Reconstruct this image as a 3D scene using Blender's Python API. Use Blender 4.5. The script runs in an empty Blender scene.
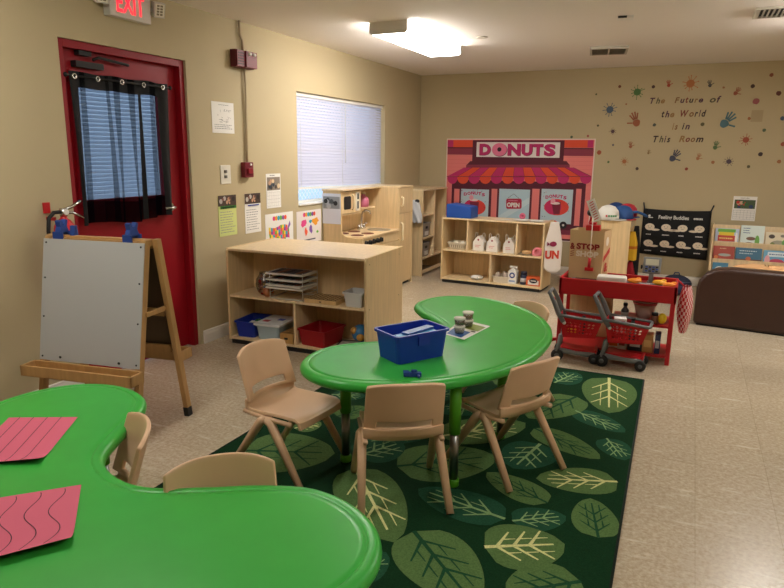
import bpy, bmesh, math, random
from mathutils import Vector, Matrix
R = random.Random(7)
C = bpy.context.scene.collection
PI = math.pi
rad = math.radians

# ------------------------------------------------------------------ materials
def lin(h):
    h = h.lstrip('#'); v = [int(h[i:i+2], 16)/255 for i in (0, 2, 4)]
    return [c/12.92 if c <= .04045 else ((c+.055)/1.055)**2.4 for c in v] + [1]
_m = {}
def M(hexc, rough=.55, metal=0, noise=None, bump=None, emit=0, wood=False, spec=.5, key=''):
    k = (hexc, rough, metal, noise, bump, emit, wood, spec, key)
    if k in _m: return _m[k]
    m = bpy.data.materials.new('mat_' + hexc.strip('#') + key); m.use_nodes = True
    nt = m.node_tree; b = nt.nodes['Principled BSDF']; c = lin(hexc)
    b.inputs['Base Color'].default_value = c
    b.inputs['Roughness'].default_value = rough; b.inputs['Metallic'].default_value = metal
    b.inputs['Specular IOR Level'].default_value = spec
    tc = nt.nodes.new('ShaderNodeTexCoord')
    if emit:
        b.inputs['Emission Color'].default_value = c; b.inputs['Emission Strength'].default_value = emit
    if wood or noise:
        n = nt.nodes.new('ShaderNodeTexNoise'); mp = nt.nodes.new('ShaderNodeMapping')
        mp.inputs['Scale'].default_value = (22, 22, 1.6) if wood else (1, 1, 1)
        nt.links.new(tc.outputs['Object'], mp.inputs['Vector']); nt.links.new(mp.outputs[0], n.inputs['Vector'])
        sc, am = noise or (2.2, .10)
        n.inputs['Scale'].default_value = sc; n.inputs['Detail'].default_value = 4
        r = nt.nodes.new('ShaderNodeValToRGB')
        r.color_ramp.elements[0].position = .3; r.color_ramp.elements[1].position = .7
        r.color_ramp.elements[0].color = [x*(1-am) for x in c[:3]] + [1]
        r.color_ramp.elements[1].color = [min(1, x*(1+am)) for x in c[:3]] + [1]
        nt.links.new(n.outputs['Fac'], r.inputs[0]); nt.links.new(r.outputs[0], b.inputs['Base Color'])
    if bump:
        n2 = nt.nodes.new('ShaderNodeTexNoise'); n2.inputs['Scale'].default_value = bump[0]; n2.inputs['Detail'].default_value = 5
        bp = nt.nodes.new('ShaderNodeBump'); bp.inputs['Strength'].default_value = bump[1]; bp.inputs['Distance'].default_value = bump[2] if len(bump) > 2 else .01
        nt.links.new(tc.outputs['Object'], n2.inputs['Vector'])
        nt.links.new(n2.outputs['Fac'], bp.inputs['Height']); nt.links.new(bp.outputs[0], b.inputs['Normal'])
    _m[k] = m; return m

def sheer_mat(name, hexc, alpha, trans=.5):
    m = bpy.data.materials.new(name); m.use_nodes = True; nt = m.node_tree; nt.nodes.clear()
    o = nt.nodes.new('ShaderNodeOutputMaterial'); d = nt.nodes.new('ShaderNodeBsdfDiffuse'); t = nt.nodes.new('ShaderNodeBsdfTranslucent')
    p = nt.nodes.new('ShaderNodeBsdfTransparent'); a = nt.nodes.new('ShaderNodeMixShader'); b = nt.nodes.new('ShaderNodeMixShader')
    d.inputs[0].default_value = lin(hexc); t.inputs[0].default_value = lin(hexc); a.inputs[0].default_value = trans
    nt.links.new(d.outputs[0], a.inputs[1]); nt.links.new(t.outputs[0], a.inputs[2])
    b.inputs[0].default_value = alpha
    nt.links.new(p.outputs[0], b.inputs[1]); nt.links.new(a.outputs[0], b.inputs[2]); nt.links.new(b.outputs[0], o.inputs[0])
    return m
def glass_mat(name, tint='#ffffff', refl=.08, rough=.05):
    m = bpy.data.materials.new(name); m.use_nodes = True; nt = m.node_tree; nt.nodes.clear()
    o = nt.nodes.new('ShaderNodeOutputMaterial'); g = nt.nodes.new('ShaderNodeBsdfGlossy'); p = nt.nodes.new('ShaderNodeBsdfTransparent'); a = nt.nodes.new('ShaderNodeMixShader')
    g.inputs['Roughness'].default_value = rough; p.inputs[0].default_value = lin(tint); a.inputs[0].default_value = refl
    nt.links.new(p.outputs[0], a.inputs[1]); nt.links.new(g.outputs[0], a.inputs[2]); nt.links.new(a.outputs[0], o.inputs[0])
    return m
GLASS = glass_mat('window_glass'); CLEAR = glass_mat('clear_plastic', '#e6e6e4', .16, .2)

# ------------------------------------------------------------------ mesh builder
I4 = Matrix.Identity(4)
def TR(x=0, y=0, z=0, rz=0, rx=0, ry=0):
    return Matrix.Translation((x, y, z)) @ Matrix.Rotation(rz, 4, 'Z') @ Matrix.Rotation(ry, 4, 'Y') @ Matrix.Rotation(rx, 4, 'X')
class MB:
    def __init__(s): s.v = []; s.f = []; s.m = []; s.s = []; s.mats = []
    def mi(s, m):
        if m not in s.mats: s.mats.append(m)
        return s.mats.index(m)
    def add(s, vs, fs, m, T=I4, smooth=False):
        n = len(s.v); s.v += [T @ Vector(p) for p in vs]; k = s.mi(m)
        for f in fs: s.f.append([n+i for i in f]); s.m.append(k); s.s.append(smooth)
        return s
    def box(s, x0, x1, y0, y1, z0, z1, m, T=I4):
        vs = [(x, y, z) for x in (x0, x1) for y in (y0, y1) for z in (z0, z1)]
        return s.add(vs, [(0,1,3,2), (4,6,7,5), (0,4,5,1), (2,3,7,6), (0,2,6,4), (1,5,7,3)], m, T)
    def prism(s, pts, d0, d1, m, ax='z', T=I4, smooth=False):
        # pts 2D outline, extruded along ax ('z': (x,y); 'y': (x,z); 'x': (y,z))
        P = {'z': lambda a, b, d: (a, b, d), 'y': lambda a, b, d: (a, d, b), 'x': lambda a, b, d: (d, a, b)}[ax]
        n = len(pts); vs = [P(a, b, d0) for a, b in pts] + [P(a, b, d1) for a, b in pts]
        s.add(vs, [tuple(range(n))[::-1], tuple(range(n, 2*n))], m, T)
        k = len(s.v)-2*n; mi = s.mi(m)
        for i in range(n):
            j = (i+1) % n; s.f.append([k+i, k+j, k+n+j, k+n+i]); s.m.append(mi); s.s.append(smooth)
        return s
    def lathe(s, prof, m, T=I4, n=20, smooth=True):
        vs = []; fs = []
        for r, z in prof:
            for i in range(n): vs.append((r*math.cos(2*PI*i/n), r*math.sin(2*PI*i/n), z))
        for k in range(len(prof)-1):
            for i in range(n): j = (i+1) % n; fs.append((k*n+i, k*n+j, (k+1)*n+j, (k+1)*n+i))
        s.add(vs, fs, m, T, smooth)
        b = len(s.v)-len(vs); mi = s.mi(m)
        if prof[0][0] > 1e-4: s.f.append([b+i for i in range(n)][::-1]); s.m.append(mi); s.s.append(False)
        if prof[-1][0] > 1e-4: s.f.append([b+(len(prof)-1)*n+i for i in range(n)]); s.m.append(mi); s.s.append(False)
        return s
    def cyl(s, r, z0, z1, m, T=I4, n=20): return s.lathe([(r, z0), (r, z1)], m, T, n)
    def tube(s, pts, r, m, T=I4, n=8, flat=1.0):
        pts = [Vector(p) for p in pts]; vs = []; fs = []; L = len(pts)
        rr = r if isinstance(r, (list, tuple)) else [r]*L
        up = None
        for i, p in enumerate(pts):
            d = (pts[min(i+1, L-1)]-pts[max(i-1, 0)]).normalized()
            if up is None: up = Vector((0, 0, 1)) if abs(d.z) < .9 else Vector((0, 1, 0))
            a = d.cross(up).normalized(); b = a.cross(d).normalized(); up = b
            for k in range(n):
                t = 2*PI*k/n + PI/n; vs.append(p + a*math.cos(t)*rr[i]*flat + b*math.sin(t)*rr[i])
        for i in range(L-1):
            for k in range(n): j = (k+1) % n; fs.append((i*n+k, i*n+j, (i+1)*n+j, (i+1)*n+k))
        fs += [tuple(range(n))[::-1], tuple((L-1)*n+k for k in range(n))]
        return s.add(vs, fs, m, T, True)
    def ball(s, r, m, T=I4, n=14, sz=1.0, sx=1.0, sy=1.0):
        k = n//2; prof = [(r*math.sin(PI*i/k), -r*math.cos(PI*i/k)) for i in range(k+1)]
        prof[0] = (1e-5, -r); prof[-1] = (1e-5, r)
        return s.lathe(prof, m, T @ Matrix.Diagonal((sx, sy, sz, 1)), n)
    def grid(s, f, nu, nv, m, T=I4, skip=None):
        vs = [f(i/nu, j/nv) for j in range(nv+1) for i in range(nu+1)]
        fs = [(j*(nu+1)+i, j*(nu+1)+i+1, (j+1)*(nu+1)+i+1, (j+1)*(nu+1)+i) for j in range(nv) for i in range(nu) if not (skip and skip(i, j))]
        return s.add(vs, fs, m, T, True)
    def build(s, name, parent=None, bevel=0, solid=0, world=False, seg=2, T=None):
        me = bpy.data.meshes.new(name)
        vs = s.v
        if T is not None: vs = [T @ v for v in vs]
        if world and parent is not None:
            inv = parent.matrix_basis.inverted(); vs = [inv @ v for v in vs]
        org = Vector((0, 0, 0))
        if parent is None and vs:
            lo = Vector([min(v[i] for v in vs) for i in range(3)]); hi = Vector([max(v[i] for v in vs) for i in range(3)])
            org = Vector(((lo.x+hi.x)/2, (lo.y+hi.y)/2, lo.z)); vs = [v-org for v in vs]
        me.from_pydata([tuple(v) for v in vs], [], s.f); me.update()
        for m in s.mats: me.materials.append(m)
        for p, k, sm in zip(me.polygons, s.m, s.s): p.material_index = k; p.use_smooth = sm
        bm = bmesh.new(); bm.from_mesh(me); bmesh.ops.recalc_face_normals(bm, faces=bm.faces) if not solid else None; bm.to_mesh(me); bm.free()
        o = bpy.data.objects.new(name, me); C.objects.link(o)
        if parent is not None: o.parent = parent
        else: o.location = org
        if solid:
            md = o.modifiers.new('thick', 'SOLIDIFY'); md.thickness = solid; md.offset = 0
        if bevel:
            md = o.modifiers.new('bevel', 'BEVEL'); md.width = bevel; md.segments = seg; md.limit_method = 'ANGLE'; md.angle_limit = rad(40)
            if bevel > .001:
                for p in me.polygons: p.use_smooth = p.use_smooth
        return o
def thing(name, label, cat, loc, rz=0, group=None):
    o = bpy.data.objects.new(name, None); C.objects.link(o); o.empty_display_size = .05
    o.location = loc; o.rotation_euler = (0, 0, rz); o.matrix_basis = TR(*loc, rz=rz)
    o['label'] = label; o['category'] = cat
    if group: o['group'] = group
    return o
def tag(o, label, cat, group=None, kind=None):
    o['label'] = label; o['category'] = cat
    if group: o['group'] = group
    if kind: o['kind'] = kind
    return o
def struct(o): o['kind'] = 'structure'; return o
def dup(root, loc, rz, label, group=None):
    r = root.copy(); C.objects.link(r); r.location = loc; r.rotation_euler = (0, 0, rz); r['label'] = label
    if group: r['group'] = group
    for ch in list(root.children):
        c = ch.copy(); C.objects.link(c); c.parent = r
        for g in list(ch.children):
            d = g.copy(); C.objects.link(d); d.parent = c
    return r

# text outlines as flat polygons normalised to a unit box
_tx = {}
def text_geo(t, bold=.0, shear=0, res=3):
    k = (t, bold, shear)
    if k in _tx: return _tx[k]
    cu = bpy.data.curves.new('txt', 'FONT'); cu.body = t; cu.offset = bold; cu.shear = shear; cu.resolution_u = res
    o = bpy.data.objects.new('txt', cu); C.objects.link(o)
    dg = bpy.context.evaluated_depsgraph_get(); me = bpy.data.meshes.new_from_object(o.evaluated_get(dg))
    vs = [(v.co.x, v.co.y) for v in me.vertices]; fs = [tuple(p.vertices) for p in me.polygons]
    bpy.data.objects.remove(o); bpy.data.meshes.remove(me); bpy.data.curves.remove(cu)
    x0 = min(v[0] for v in vs); x1 = max(v[0] for v in vs); y0 = min(v[1] for v in vs); y1 = max(v[1] for v in vs)
    _tx[k] = ([((x-x0)/(x1-x0), (y-y0)/(y1-y0)) for x, y in vs], fs); return _tx[k]

class Face:
    """flat artwork laid on a plane: o origin, u right, v up; layers step along the normal"""
    def __init__(s, mb, o, u, v, step=.0006, w=1, h=1):
        s.mb = mb; s.o = Vector(o); s.u = Vector(u).normalized(); s.v = Vector(v).normalized(); s.n = s.u.cross(s.v); s.st = step
    def P(s, a, b, l): return s.o + s.u*a + s.v*b + s.n*(s.st*l)
    def poly(s, pts, m, l=1): s.mb.add([s.P(a, b, l) for a, b in pts], [tuple(range(len(pts)))], m); return s
    def rect(s, a0, b0, a1, b1, m, l=1): return s.poly([(a0, b0), (a1, b0), (a1, b1), (a0, b1)], m, l)
    def disc(s, a, b, r, m, l=1, n=18, ry=None, rot=0):
        ry = ry or r
        return s.poly([(a+r*math.cos(t)*math.cos(rot)-ry*math.sin(t)*math.sin(rot), b+r*math.cos(t)*math.sin(rot)+ry*math.sin(t)*math.cos(rot)) for t in [2*PI*i/n for i in range(n)]], m, l)
    def line(s, a0, b0, a1, b1, w, m, l=1):
        d = Vector((a1-a0, b1-b0)); d.normalize(); n = Vector((-d.y, d.x))*w/2
        return s.poly([(a0+n.x, b0+n.y), (a0-n.x, b0-n.y), (a1-n.x, b1-n.y), (a1+n.x, b1+n.y)], m, l)
    def text(s, t, a0, b0, a1, b1, m, l=2, bold=0, shear=0):
        vs, fs = text_geo(t, bold, shear)
        s.mb.add([s.P(a0+(a1-a0)*x, b0+(b1-b0)*y, l) for x, y in vs], fs, m); return s
    def scribble(s, a0, b0, a1, b1, m, rows, l=1, seed=1, th=.35):
        r = random.Random(seed); dh = (b1-b0)/rows
        for k in range(rows):
            y = b1-dh*(k+.5); x = a0
            end = a1 - r.random()*.35*(a1-a0)
            while x < end:
                w = (a1-a0)*(.04+.09*r.random()); s.rect(x, y-dh*th/2, min(x+w, end), y+dh*th/2, m, l); x += w+(a1-a0)*.03

# common materials
WALL = M('#bbac8a', .75, noise=(1.2, .03), bump=(60, .12, .003))
CEIL = M('#f1eae3', .9, bump=(110, .9, .006))
WHITE = M('#e9e7e2', .5); PAPER = M('#eceae6', .8); TRIM = M('#e6e2da', .45)
BLACK = M('#0c0c0e', .6); DARK = M('#1a1a1d', .5); GREY = M('#8b8b88', .45); DGREY = M('#4c4e50', .5)
RED = M('#c0101c', .4); MAPLE = M('#dcc092', .42, wood=True); MAPLE_E = M('#e6cca2', .28, wood=True)
CHROME = M('#c9c9c9', .22, 1.0); BLUE = M('#1133a8', .4); TAN = M('#c9a27a', .42); WIRE = M('#d5d5d2', .35, .3)
GREEN = M('#1fa02c', .32, spec=.45)
H = 2.44; YB = 8.09

# ------------------------------------------------------------------ camera
f, pi_, ya, ro = 644.722, rad(12.293), rad(-24.567), rad(.637)
fw = Vector((math.sin(ya)*math.cos(pi_), math.cos(ya)*math.cos(pi_), -math.sin(pi_)))
r_ = Vector((math.cos(ya), -math.sin(ya), 0)); u_ = r_.cross(fw)
r2 = r_*math.cos(ro)+u_*math.sin(ro); u2 = -r_*math.sin(ro)+u_*math.cos(ro)
cd = bpy.data.cameras.new('camera'); cam = bpy.data.objects.new('camera', cd); C.objects.link(cam)
cam.matrix_world = Matrix(((r2.x, u2.x, -fw.x, 3.315), (r2.y, u2.y, -fw.y, 0), (r2.z, u2.z, -fw.z, 1.452), (0, 0, 0, 1)))
cd.sensor_width = 36; cd.lens = f*36/784; cd.clip_start = .02
bpy.context.scene.camera = cam

# ------------------------------------------------------------------ room shell
XR = 5.6; Y0 = -1.6
FX0 = -(3.461 % .305)
def floor_mat():
    m = bpy.data.materials.new('vinyl_tile'); m.use_nodes = True; nt = m.node_tree; b = nt.nodes['Principled BSDF']
    N = nt.nodes.new; Lk = nt.links.new
    tc = N('ShaderNodeTexCoord'); mp = N('ShaderNodeMapping'); mp.inputs['Location'].default_value = (FX0, .13, 0)
    Lk(tc.outputs['Object'], mp.inputs[0])
    br = N('ShaderNodeTexBrick'); br.offset = 0; br.inputs['Scale'].default_value = 1; br.inputs['Mortar Size'].default_value = .0016; br.inputs['Mortar Smooth'].default_value = .3
    br.inputs['Brick Width'].default_value = .305; br.inputs['Row Height'].default_value = .305
    br.inputs['Color1'].default_value = (1, 1, 1, 1); br.inputs['Color2'].default_value = (.92, .92, .92, 1); br.inputs['Mortar'].default_value = (.72, .7, .66, 1)
    Lk(mp.outputs[0], br.inputs['Vector'])
    n = N('ShaderNodeTexNoise'); n.inputs['Scale'].default_value = 55; n.inputs['Detail'].default_value = 6; n.inputs['Roughness'].default_value = .7
    Lk(tc.outputs['Object'], n.inputs['Vector'])
    r = N('ShaderNodeValToRGB'); r.color_ramp.elements[0].position = .36; r.color_ramp.elements[1].position = .66
    r.color_ramp.elements[0].color = lin('#a8977f'); r.color_ramp.elements[1].color = lin('#ccbfa9'); Lk(n.outputs['Fac'], r.inputs[0])
    # pale scuffs running in short strokes
    mp2 = N('ShaderNodeMapping'); mp2.inputs['Scale'].default_value = (3, 14, 1); mp2.inputs['Rotation'].default_value = (0, 0, .3); Lk(tc.outputs['Object'], mp2.inputs[0])
    n3 = N('ShaderNodeTexNoise'); n3.inputs['Scale'].default_value = 1.6; n3.inputs['Detail'].default_value = 6; Lk(mp2.outputs[0], n3.inputs['Vector'])
    r3 = N('ShaderNodeValToRGB'); r3.color_ramp.elements[0].position = .6; r3.color_ramp.elements[1].position = .74
    r3.color_ramp.elements[0].color = (0, 0, 0, 1); r3.color_ramp.elements[1].color = (.6, .6, .6, 1); Lk(n3.outputs['Fac'], r3.inputs[0])
    mx2 = N('ShaderNodeMix'); mx2.data_type = 'RGBA'; Lk(r3.outputs[0], mx2.inputs['Factor']); Lk(r.outputs[0], mx2.inputs['A']); mx2.inputs['B'].default_value = lin('#e2dac8')
    mx = N('ShaderNodeMix'); mx.data_type = 'RGBA'; mx.blend_type = 'MULTIPLY'; mx.inputs['Factor'].default_value = 1
    Lk(mx2.outputs['Result'], mx.inputs['A']); Lk(br.outputs['Color'], mx.inputs['B']); Lk(mx.outputs['Result'], b.inputs['Base Color'])
    b.inputs['Roughness'].default_value = .27; b.inputs['Specular IOR Level'].default_value = .5
    bp = N('ShaderNodeBump'); bp.inputs['Strength'].default_value = .12; bp.inputs['Distance'].default_value = .001; Lk(n.outputs['Fac'], bp.inputs['Height']); Lk(bp.outputs[0], b.inputs['Normal'])
    return m
o = MB().box(-.2, XR+.2, Y0-.2, YB+.2, -.1, 0, floor_mat()).build('floor'); struct(o)
# keep the object origin at the room origin so the tile grid is in metres from the corner
for v in o.data.vertices: v.co += o.location
o.location = (0, 0, 0)
o = MB().box(-.2, XR+.2, Y0-.2, YB+.2, H, H+.1, CEIL).build('ceiling'); struct(o)
DY0, DY1, DH = 2.70, 3.722, 2.073
WY0, WY1, WZ0, WZ1 = 5.133, 7.0, .965, 1.992
w = MB()
w.box(-.2, 0, Y0-.2, DY0, 0, H, WALL).box(-.2, 0, DY0, DY1, DH, H, WALL).box(-.2, 0, DY1, WY0, 0, H, WALL)
w.box(-.2, 0, WY0, WY1, 0, WZ0, WALL).box(-.2, 0, WY0, WY1, WZ1, H, WALL).box(-.2, 0, WY1, YB+.2, 0, H, WALL)
struct(w.build('wall_left'))
struct(MB().box(0, XR+.2, YB, YB+.2, 0, H, WALL).build('wall_back'))
struct(MB().box(XR, XR+.2, Y0-.2, YB, 0, H, WALL).build('wall_right'))
struct(MB().box(0, XR, Y0-.2, Y0, 0, H, WALL).build('wall_front'))
BBP = [(0, 0), (.014, 0), (.014, .07), (.009, .085), (.009, .093), (0, .1)]
for nm, a, b in (('baseboard_left', DY1+.035, YB), ('baseboard_left', Y0, DY0-.03)):
    struct(MB().prism([(x, z) for x, z in BBP], a, b, TRIM, 'y').build(nm))
struct(MB().prism([(YB-x, z) for x, z in BBP], 0.014, XR, TRIM, 'x').build('baseboard_back'))

# exit door ------------------------------------------------------------------
DR = M('#930c1b', .45, noise=(3, .05), spec=.3); DRF = M('#8c0b1a', .45, spec=.3)
fr = MB()
fr.box(-.16, -.02, DY0, DY0+.045, 0, DH, DRF).box(-.16, -.02, DY1-.045, DY1, 0, DH, DRF).box(-.16, -.02, DY0+.045, DY1-.045, DH-.045, DH, DRF)
fr.box(-.14, -.111, DY0+.045, DY1-.045, DH-.07, DH-.045, DRF).box(-.14, -.115, DY0+.045, DY0+.06, 0, DH-.045, DRF).box(-.14, -.115, DY1-.06, DY1-.045, 0, DH-.045, DRF)
fo = struct(fr.build('door_1', bevel=.002))
GY0, GY1, GZ0, GZ1 = 2.83, 3.52, 1.15, 1.89
dl = MB(); a, b, z1 = DY0+.046, DY1-.046, DH-.046
X0, X1 = -.11, -.07
dl.box(X0, X1, a, GY0, 0.01, z1, DR).box(X0, X1, GY1, b, .01, z1, DR).box(X0, X1, GY0, GY1, .01, GZ0, DR).box(X0, X1, GY0, GY1, GZ1, z1, DR)
inv = fo.matrix_basis
def child(mb, nm, par, **k):   # parts given in world coordinates
    par.matrix_basis = Matrix.Translation(par.location) @ par.rotation_euler.to_matrix().to_4x4()
    return mb.build(nm, par, world=True, **k)
child(dl, 'door_leaf', fo)
t = MB(); g = .025
t.box(X1, X1+.012, GY0-g, GY1+g, GZ0-g, GZ0, DRF).box(X1, X1+.012, GY0-g, GY1+g, GZ1, GZ1+g, DRF).box(X1, X1+.012, GY0-g, GY0, GZ0, GZ1, DRF).box(X1, X1+.012, GY1, GY1+g, GZ0, GZ1, DRF)
child(t, 'glazing_bead', fo)
child(MB().box(-.092, -.088, GY0, GY1, GZ0, GZ1, GLASS), 'glass_pane', fo)
sl = MB(); SLM = sheer_mat('door_blind_slat', '#dfe6f2', 1, .55)
for i in range(27):
    z = GZ0+.012+i*.026
    sl.add([(-.12, GY0+.005, z+.0115), (-.12, GY1-.005, z+.0115), (-.107, GY1-.005, z-.0105), (-.107, GY0+.005, z-.0105)], [(0, 1, 2, 3)], SLM)
child(sl, 'mini_blind', fo)
kn = MB(); kn.cyl(.028, 0, .01, CHROME, TR(X1, 3.565, 1.06, ry=PI/2)).tube([(X1, 3.565, 1.06), (X1+.05, 3.565, 1.06), (X1+.055, 3.555, 1.06), (X1+.055, 3.46, 1.06)], .009, CHROME)
child(kn, 'lever_handle', fo)
cl = MB(); cl.box(X1, X1+.045, 2.83, 3.03, 1.93, 1.965, BLACK)
cl.tube([(X1+.05, 2.95, 1.98), (X1+.04, 3.0, 2.0), (X1+.03, 3.24, 1.985)], .009, BLACK).box(-.07, -.03, 2.86, 2.95, 2.0, 2.026, BLACK)
child(cl, 'door_closer', fo)
# curtain on the door
ct = thing('door_curtain', 'black sheer grommet curtain hanging over the window of the red exit door', 'curtain', (-.03, 3.15, 1.0))
SH = sheer_mat('sheer_black', '#0b0c12', .60, .35); SHB = M('#08080b', .85)
CY0, CY1 = 2.768, 3.56
def cf(a, b):
    y = CY0+(CY1-CY0)*a; w = .5+.5*b
    x = -.028 + .014*math.sin(a*2*PI*5.5+.6)*(.5+.9*(1-b)) + .006*math.sin(a*37+b*3)
    y += .012*math.sin(a*2*PI*5.5+1.9)*(1-b) + (.5-a)*.012*math.sin(b*PI)
    z = 1.0+.90*b + .012*math.sin(a*9)*(1-b) + .003*math.sin(a*2*PI*3)*b
    return (x, y, z)
child(MB().grid(cf, 110, 24, SH), 'curtain_panel', ct)
child(MB().grid(lambda a, b: (cf(a, .90+.1*b)[0]+.002, cf(a, .9+.1*b)[1], cf(a, .90+.1*b)[2]), 110, 3, SHB), 'header_band', ct)
hm = MB().grid(lambda a, b: (cf(a, .15*b)[0]+.002, cf(a, .15*b)[1], cf(a, .15*b)[2]), 110, 4, SH)
for a0, a1, mt_ in ((0, .085, SHB), (.10, .14, SH), (.33, .36, SH), (.40, .47, SH), (.55, .62, SH), (.66, .69, SHB), (.78, .86, SH), (.88, 1, SHB)):
    hm.grid(lambda a, b: (cf(a0+(a1-a0)*a, b)[0]+.003, cf(a0+(a1-a0)*a, b)[1], cf(a0+(a1-a0)*a, b)[2]), 10, 20, mt_)
child(hm, 'hem', ct)
for yy in (2.80, 2.965, 3.15, 3.33, 3.50):
    T = TR(-.012, yy, 1.872, ry=PI/2)
    gm = MB().lathe([(.010, 0), (.010, .004), (.017, .004), (.017, 0)], CHROME, T, 16); child(gm, 'grommet', ct)
child(MB().tube([(-.02, 2.745, 1.876), (-.02, 3.575, 1.876)], .006, BLACK).ball(.014, BLACK, TR(-.02, 2.745, 1.876)).ball(.014, BLACK, TR(-.02, 3.575, 1.876)), 'curtain_rod', ct)

# window ------------------------------------------------------------------
wf = MB(); xo, xi = -.17, -.12
for (a, b, c, d) in ((WY0, WY1, WZ0, WZ0+.03), (WY0, WY1, WZ1-.03, WZ1), (WY0, WY0+.03, WZ0+.03, WZ1-.03), (WY1-.03, WY1, WZ0+.03, WZ1-.03), (WY0+.03, WY1-.03, 1.46, 1.49)):
    wf.box(xo, xi, a, b, c, d, TRIM)
wn = struct(wf.build('window_1'))
child(MB().box(-.15, -.146, WY0+.03, WY1-.03, WZ0+.03, WZ1-.03, GLASS), 'glass_pane', wn)
child(MB().box(-.2, .012, WY0-.0, WY1, WZ0-.0, WZ0+.012, TRIM), 'window_sill', wn)
gr = MB(); GW = M('#f2f6fb', .5); hh = WZ1-WZ0-.06; st = .062
y = WY0+.03-hh
while y < WY1-.03:
    for sgn in (1, -1):
        a0, b0 = (y, 0) if sgn > 0 else (y+hh, 0)
        a1, b1 = (y+hh, hh) if sgn > 0 else (y, hh)
        lo, hi = WY0+.03, WY1-.03
        p, q = (a0, b0), (a1, b1)
        def clip(p, q):
            (x0, z0), (x1, z1_) = p, q
            if x0 > x1: return clip(q, p)[::-1] if clip(q, p) else None
            if x1 <= lo or x0 >= hi: return None
            s = (z1_-z0)/(x1-x0)
            if x0 < lo: z0 += s*(lo-x0); x0 = lo
            if x1 > hi: z1_ = z1_-s*(x1-hi); x1 = hi
            return ((x0, z0), (x1, z1_))
        c = clip(p, q)
        if c:
            gr.tube([(-.165, c[0][0], WZ0+.03+c[0][1]), (-.165, c[1][0], WZ0+.03+c[1][1])], .003, GW, n=4)
    y += st
child(gr, 'security_grille', wn)
bl = thing('window_blind', 'white horizontal mini blind lowered over the window in the left wall', 'blind', (-.05, (WY0+WY1)/2, 1.13))
SL = sheer_mat('blind_slat', '#dedbe6', 1, .30); sm = MB(); n = 29
for i in range(n):
    zz = WZ1-.045-i*.0284
    dz = .0
    sk = -.035*(i/n)
    ps = []
    for (dx, dzz) in ((-.014, .0150), (.002, .004), (.011, -.0130)):
        ps += [(-.05+dx, WY0+.012, zz+dzz), (-.05+dx, WY1-.012, zz+dzz+sk)]
    sm.add(ps, [(0, 1, 3, 2), (2, 3, 5, 4)], SL)
child(sm, 'slats', bl)
child(MB().box(-.075, -.03, WY0+.006, WY1-.006, WZ1-.035, WZ1-.002, WHITE), 'headrail', bl)
zb = WZ1-.045-n*.0284
child(MB().add([(-.065, WY0+.012, zb-.01), (-.035, WY0+.012, zb-.01), (-.065, WY1-.012, zb-.045), (-.035, WY1-.012, zb-.045), (-.065, WY0+.012, zb+.01), (-.035, WY0+.012, zb+.01), (-.065, WY1-.012, zb-.025), (-.035, WY1-.012, zb-.025)], [(0, 1, 3, 2), (4, 6, 7, 5), (0, 4, 5, 1), (2, 3, 7, 6), (0, 2, 6, 4), (1, 5, 7, 3)], WHITE), 'bottom_rail', bl)
for yy in (WY0+.12, 6.05, WY1-.14): child(MB().tube([(-.04, yy, WZ1-.03), (-.04, yy, zb-.02)], .002, WHITE, n=5), 'ladder_cord', bl)
child(MB().tube([(-.03, 6.10, WZ1-.03), (-.028, 6.10, 1.35)], .004, WHITE, n=6), 'tilt_wand', bl)

# ------------------------------------------------------------------ lights
LE = M('#fffaf2', .5, emit=17, key='lamp'); LE2 = M('#fffaf2', .5, emit=9, key='lamp2'); LX = [(.92, 1.24, 4.77, 6.0, 'white fluorescent ceiling light between the window and the donut wall'),
    (4.05, 4.37, 4.8, 6.03, 'white fluorescent ceiling light over the sofa side'), (.92, 1.24, .9, 2.13, 'white fluorescent ceiling light over the near kidney table'), (4.05, 4.37, .9, 2.13, 'white fluorescent ceiling light beside the camera')]
for x0, x1, y0, y1, lb in LX:
    t = thing('ceiling_light', lb, 'ceiling light', ((x0+x1)/2, (y0+y1)/2, 2.35), group='fluorescent ceiling fixtures')
    w2, l2 = (x1-x0)/2, (y1-y0)/2
    FX = M('#dedad2', .6)
    MB().box(-w2+.03, w2-.03, -l2+.02, l2-.02, .06, .09, FX).build('housing', t)
    e = MB(); cap = [(-w2, .09), (-w2, .012), (-w2+.02, 0), (w2-.02, 0), (w2, .012), (w2, .09)]
    e.prism(cap, -l2-.012, -l2, FX, 'y').build('end_cap', t); MB().prism(cap, l2, l2+.012, FX, 'y').build('end_cap', t)
    p = [(-w2, .08), (-w2, .015), (-w2+.025, 0), (w2-.025, 0), (w2, .015), (w2, .08), (w2-.004, .08), (w2-.004, .02), (w2-.03, .006), (-w2+.03, .006), (-w2+.004, .02), (-w2+.004, .08)]
    MB().prism(p, -l2, l2, LE if y0 > 3 else LE2, 'y').build('diffuser', t)
wd = bpy.data.worlds.new('sky'); bpy.context.scene.world = wd; wd.use_nodes = True
bg = wd.node_tree.nodes['Background']; bg.inputs[0].default_value = (.50, .72, 1, 1); bg.inputs[1].default_value = 1.0

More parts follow.
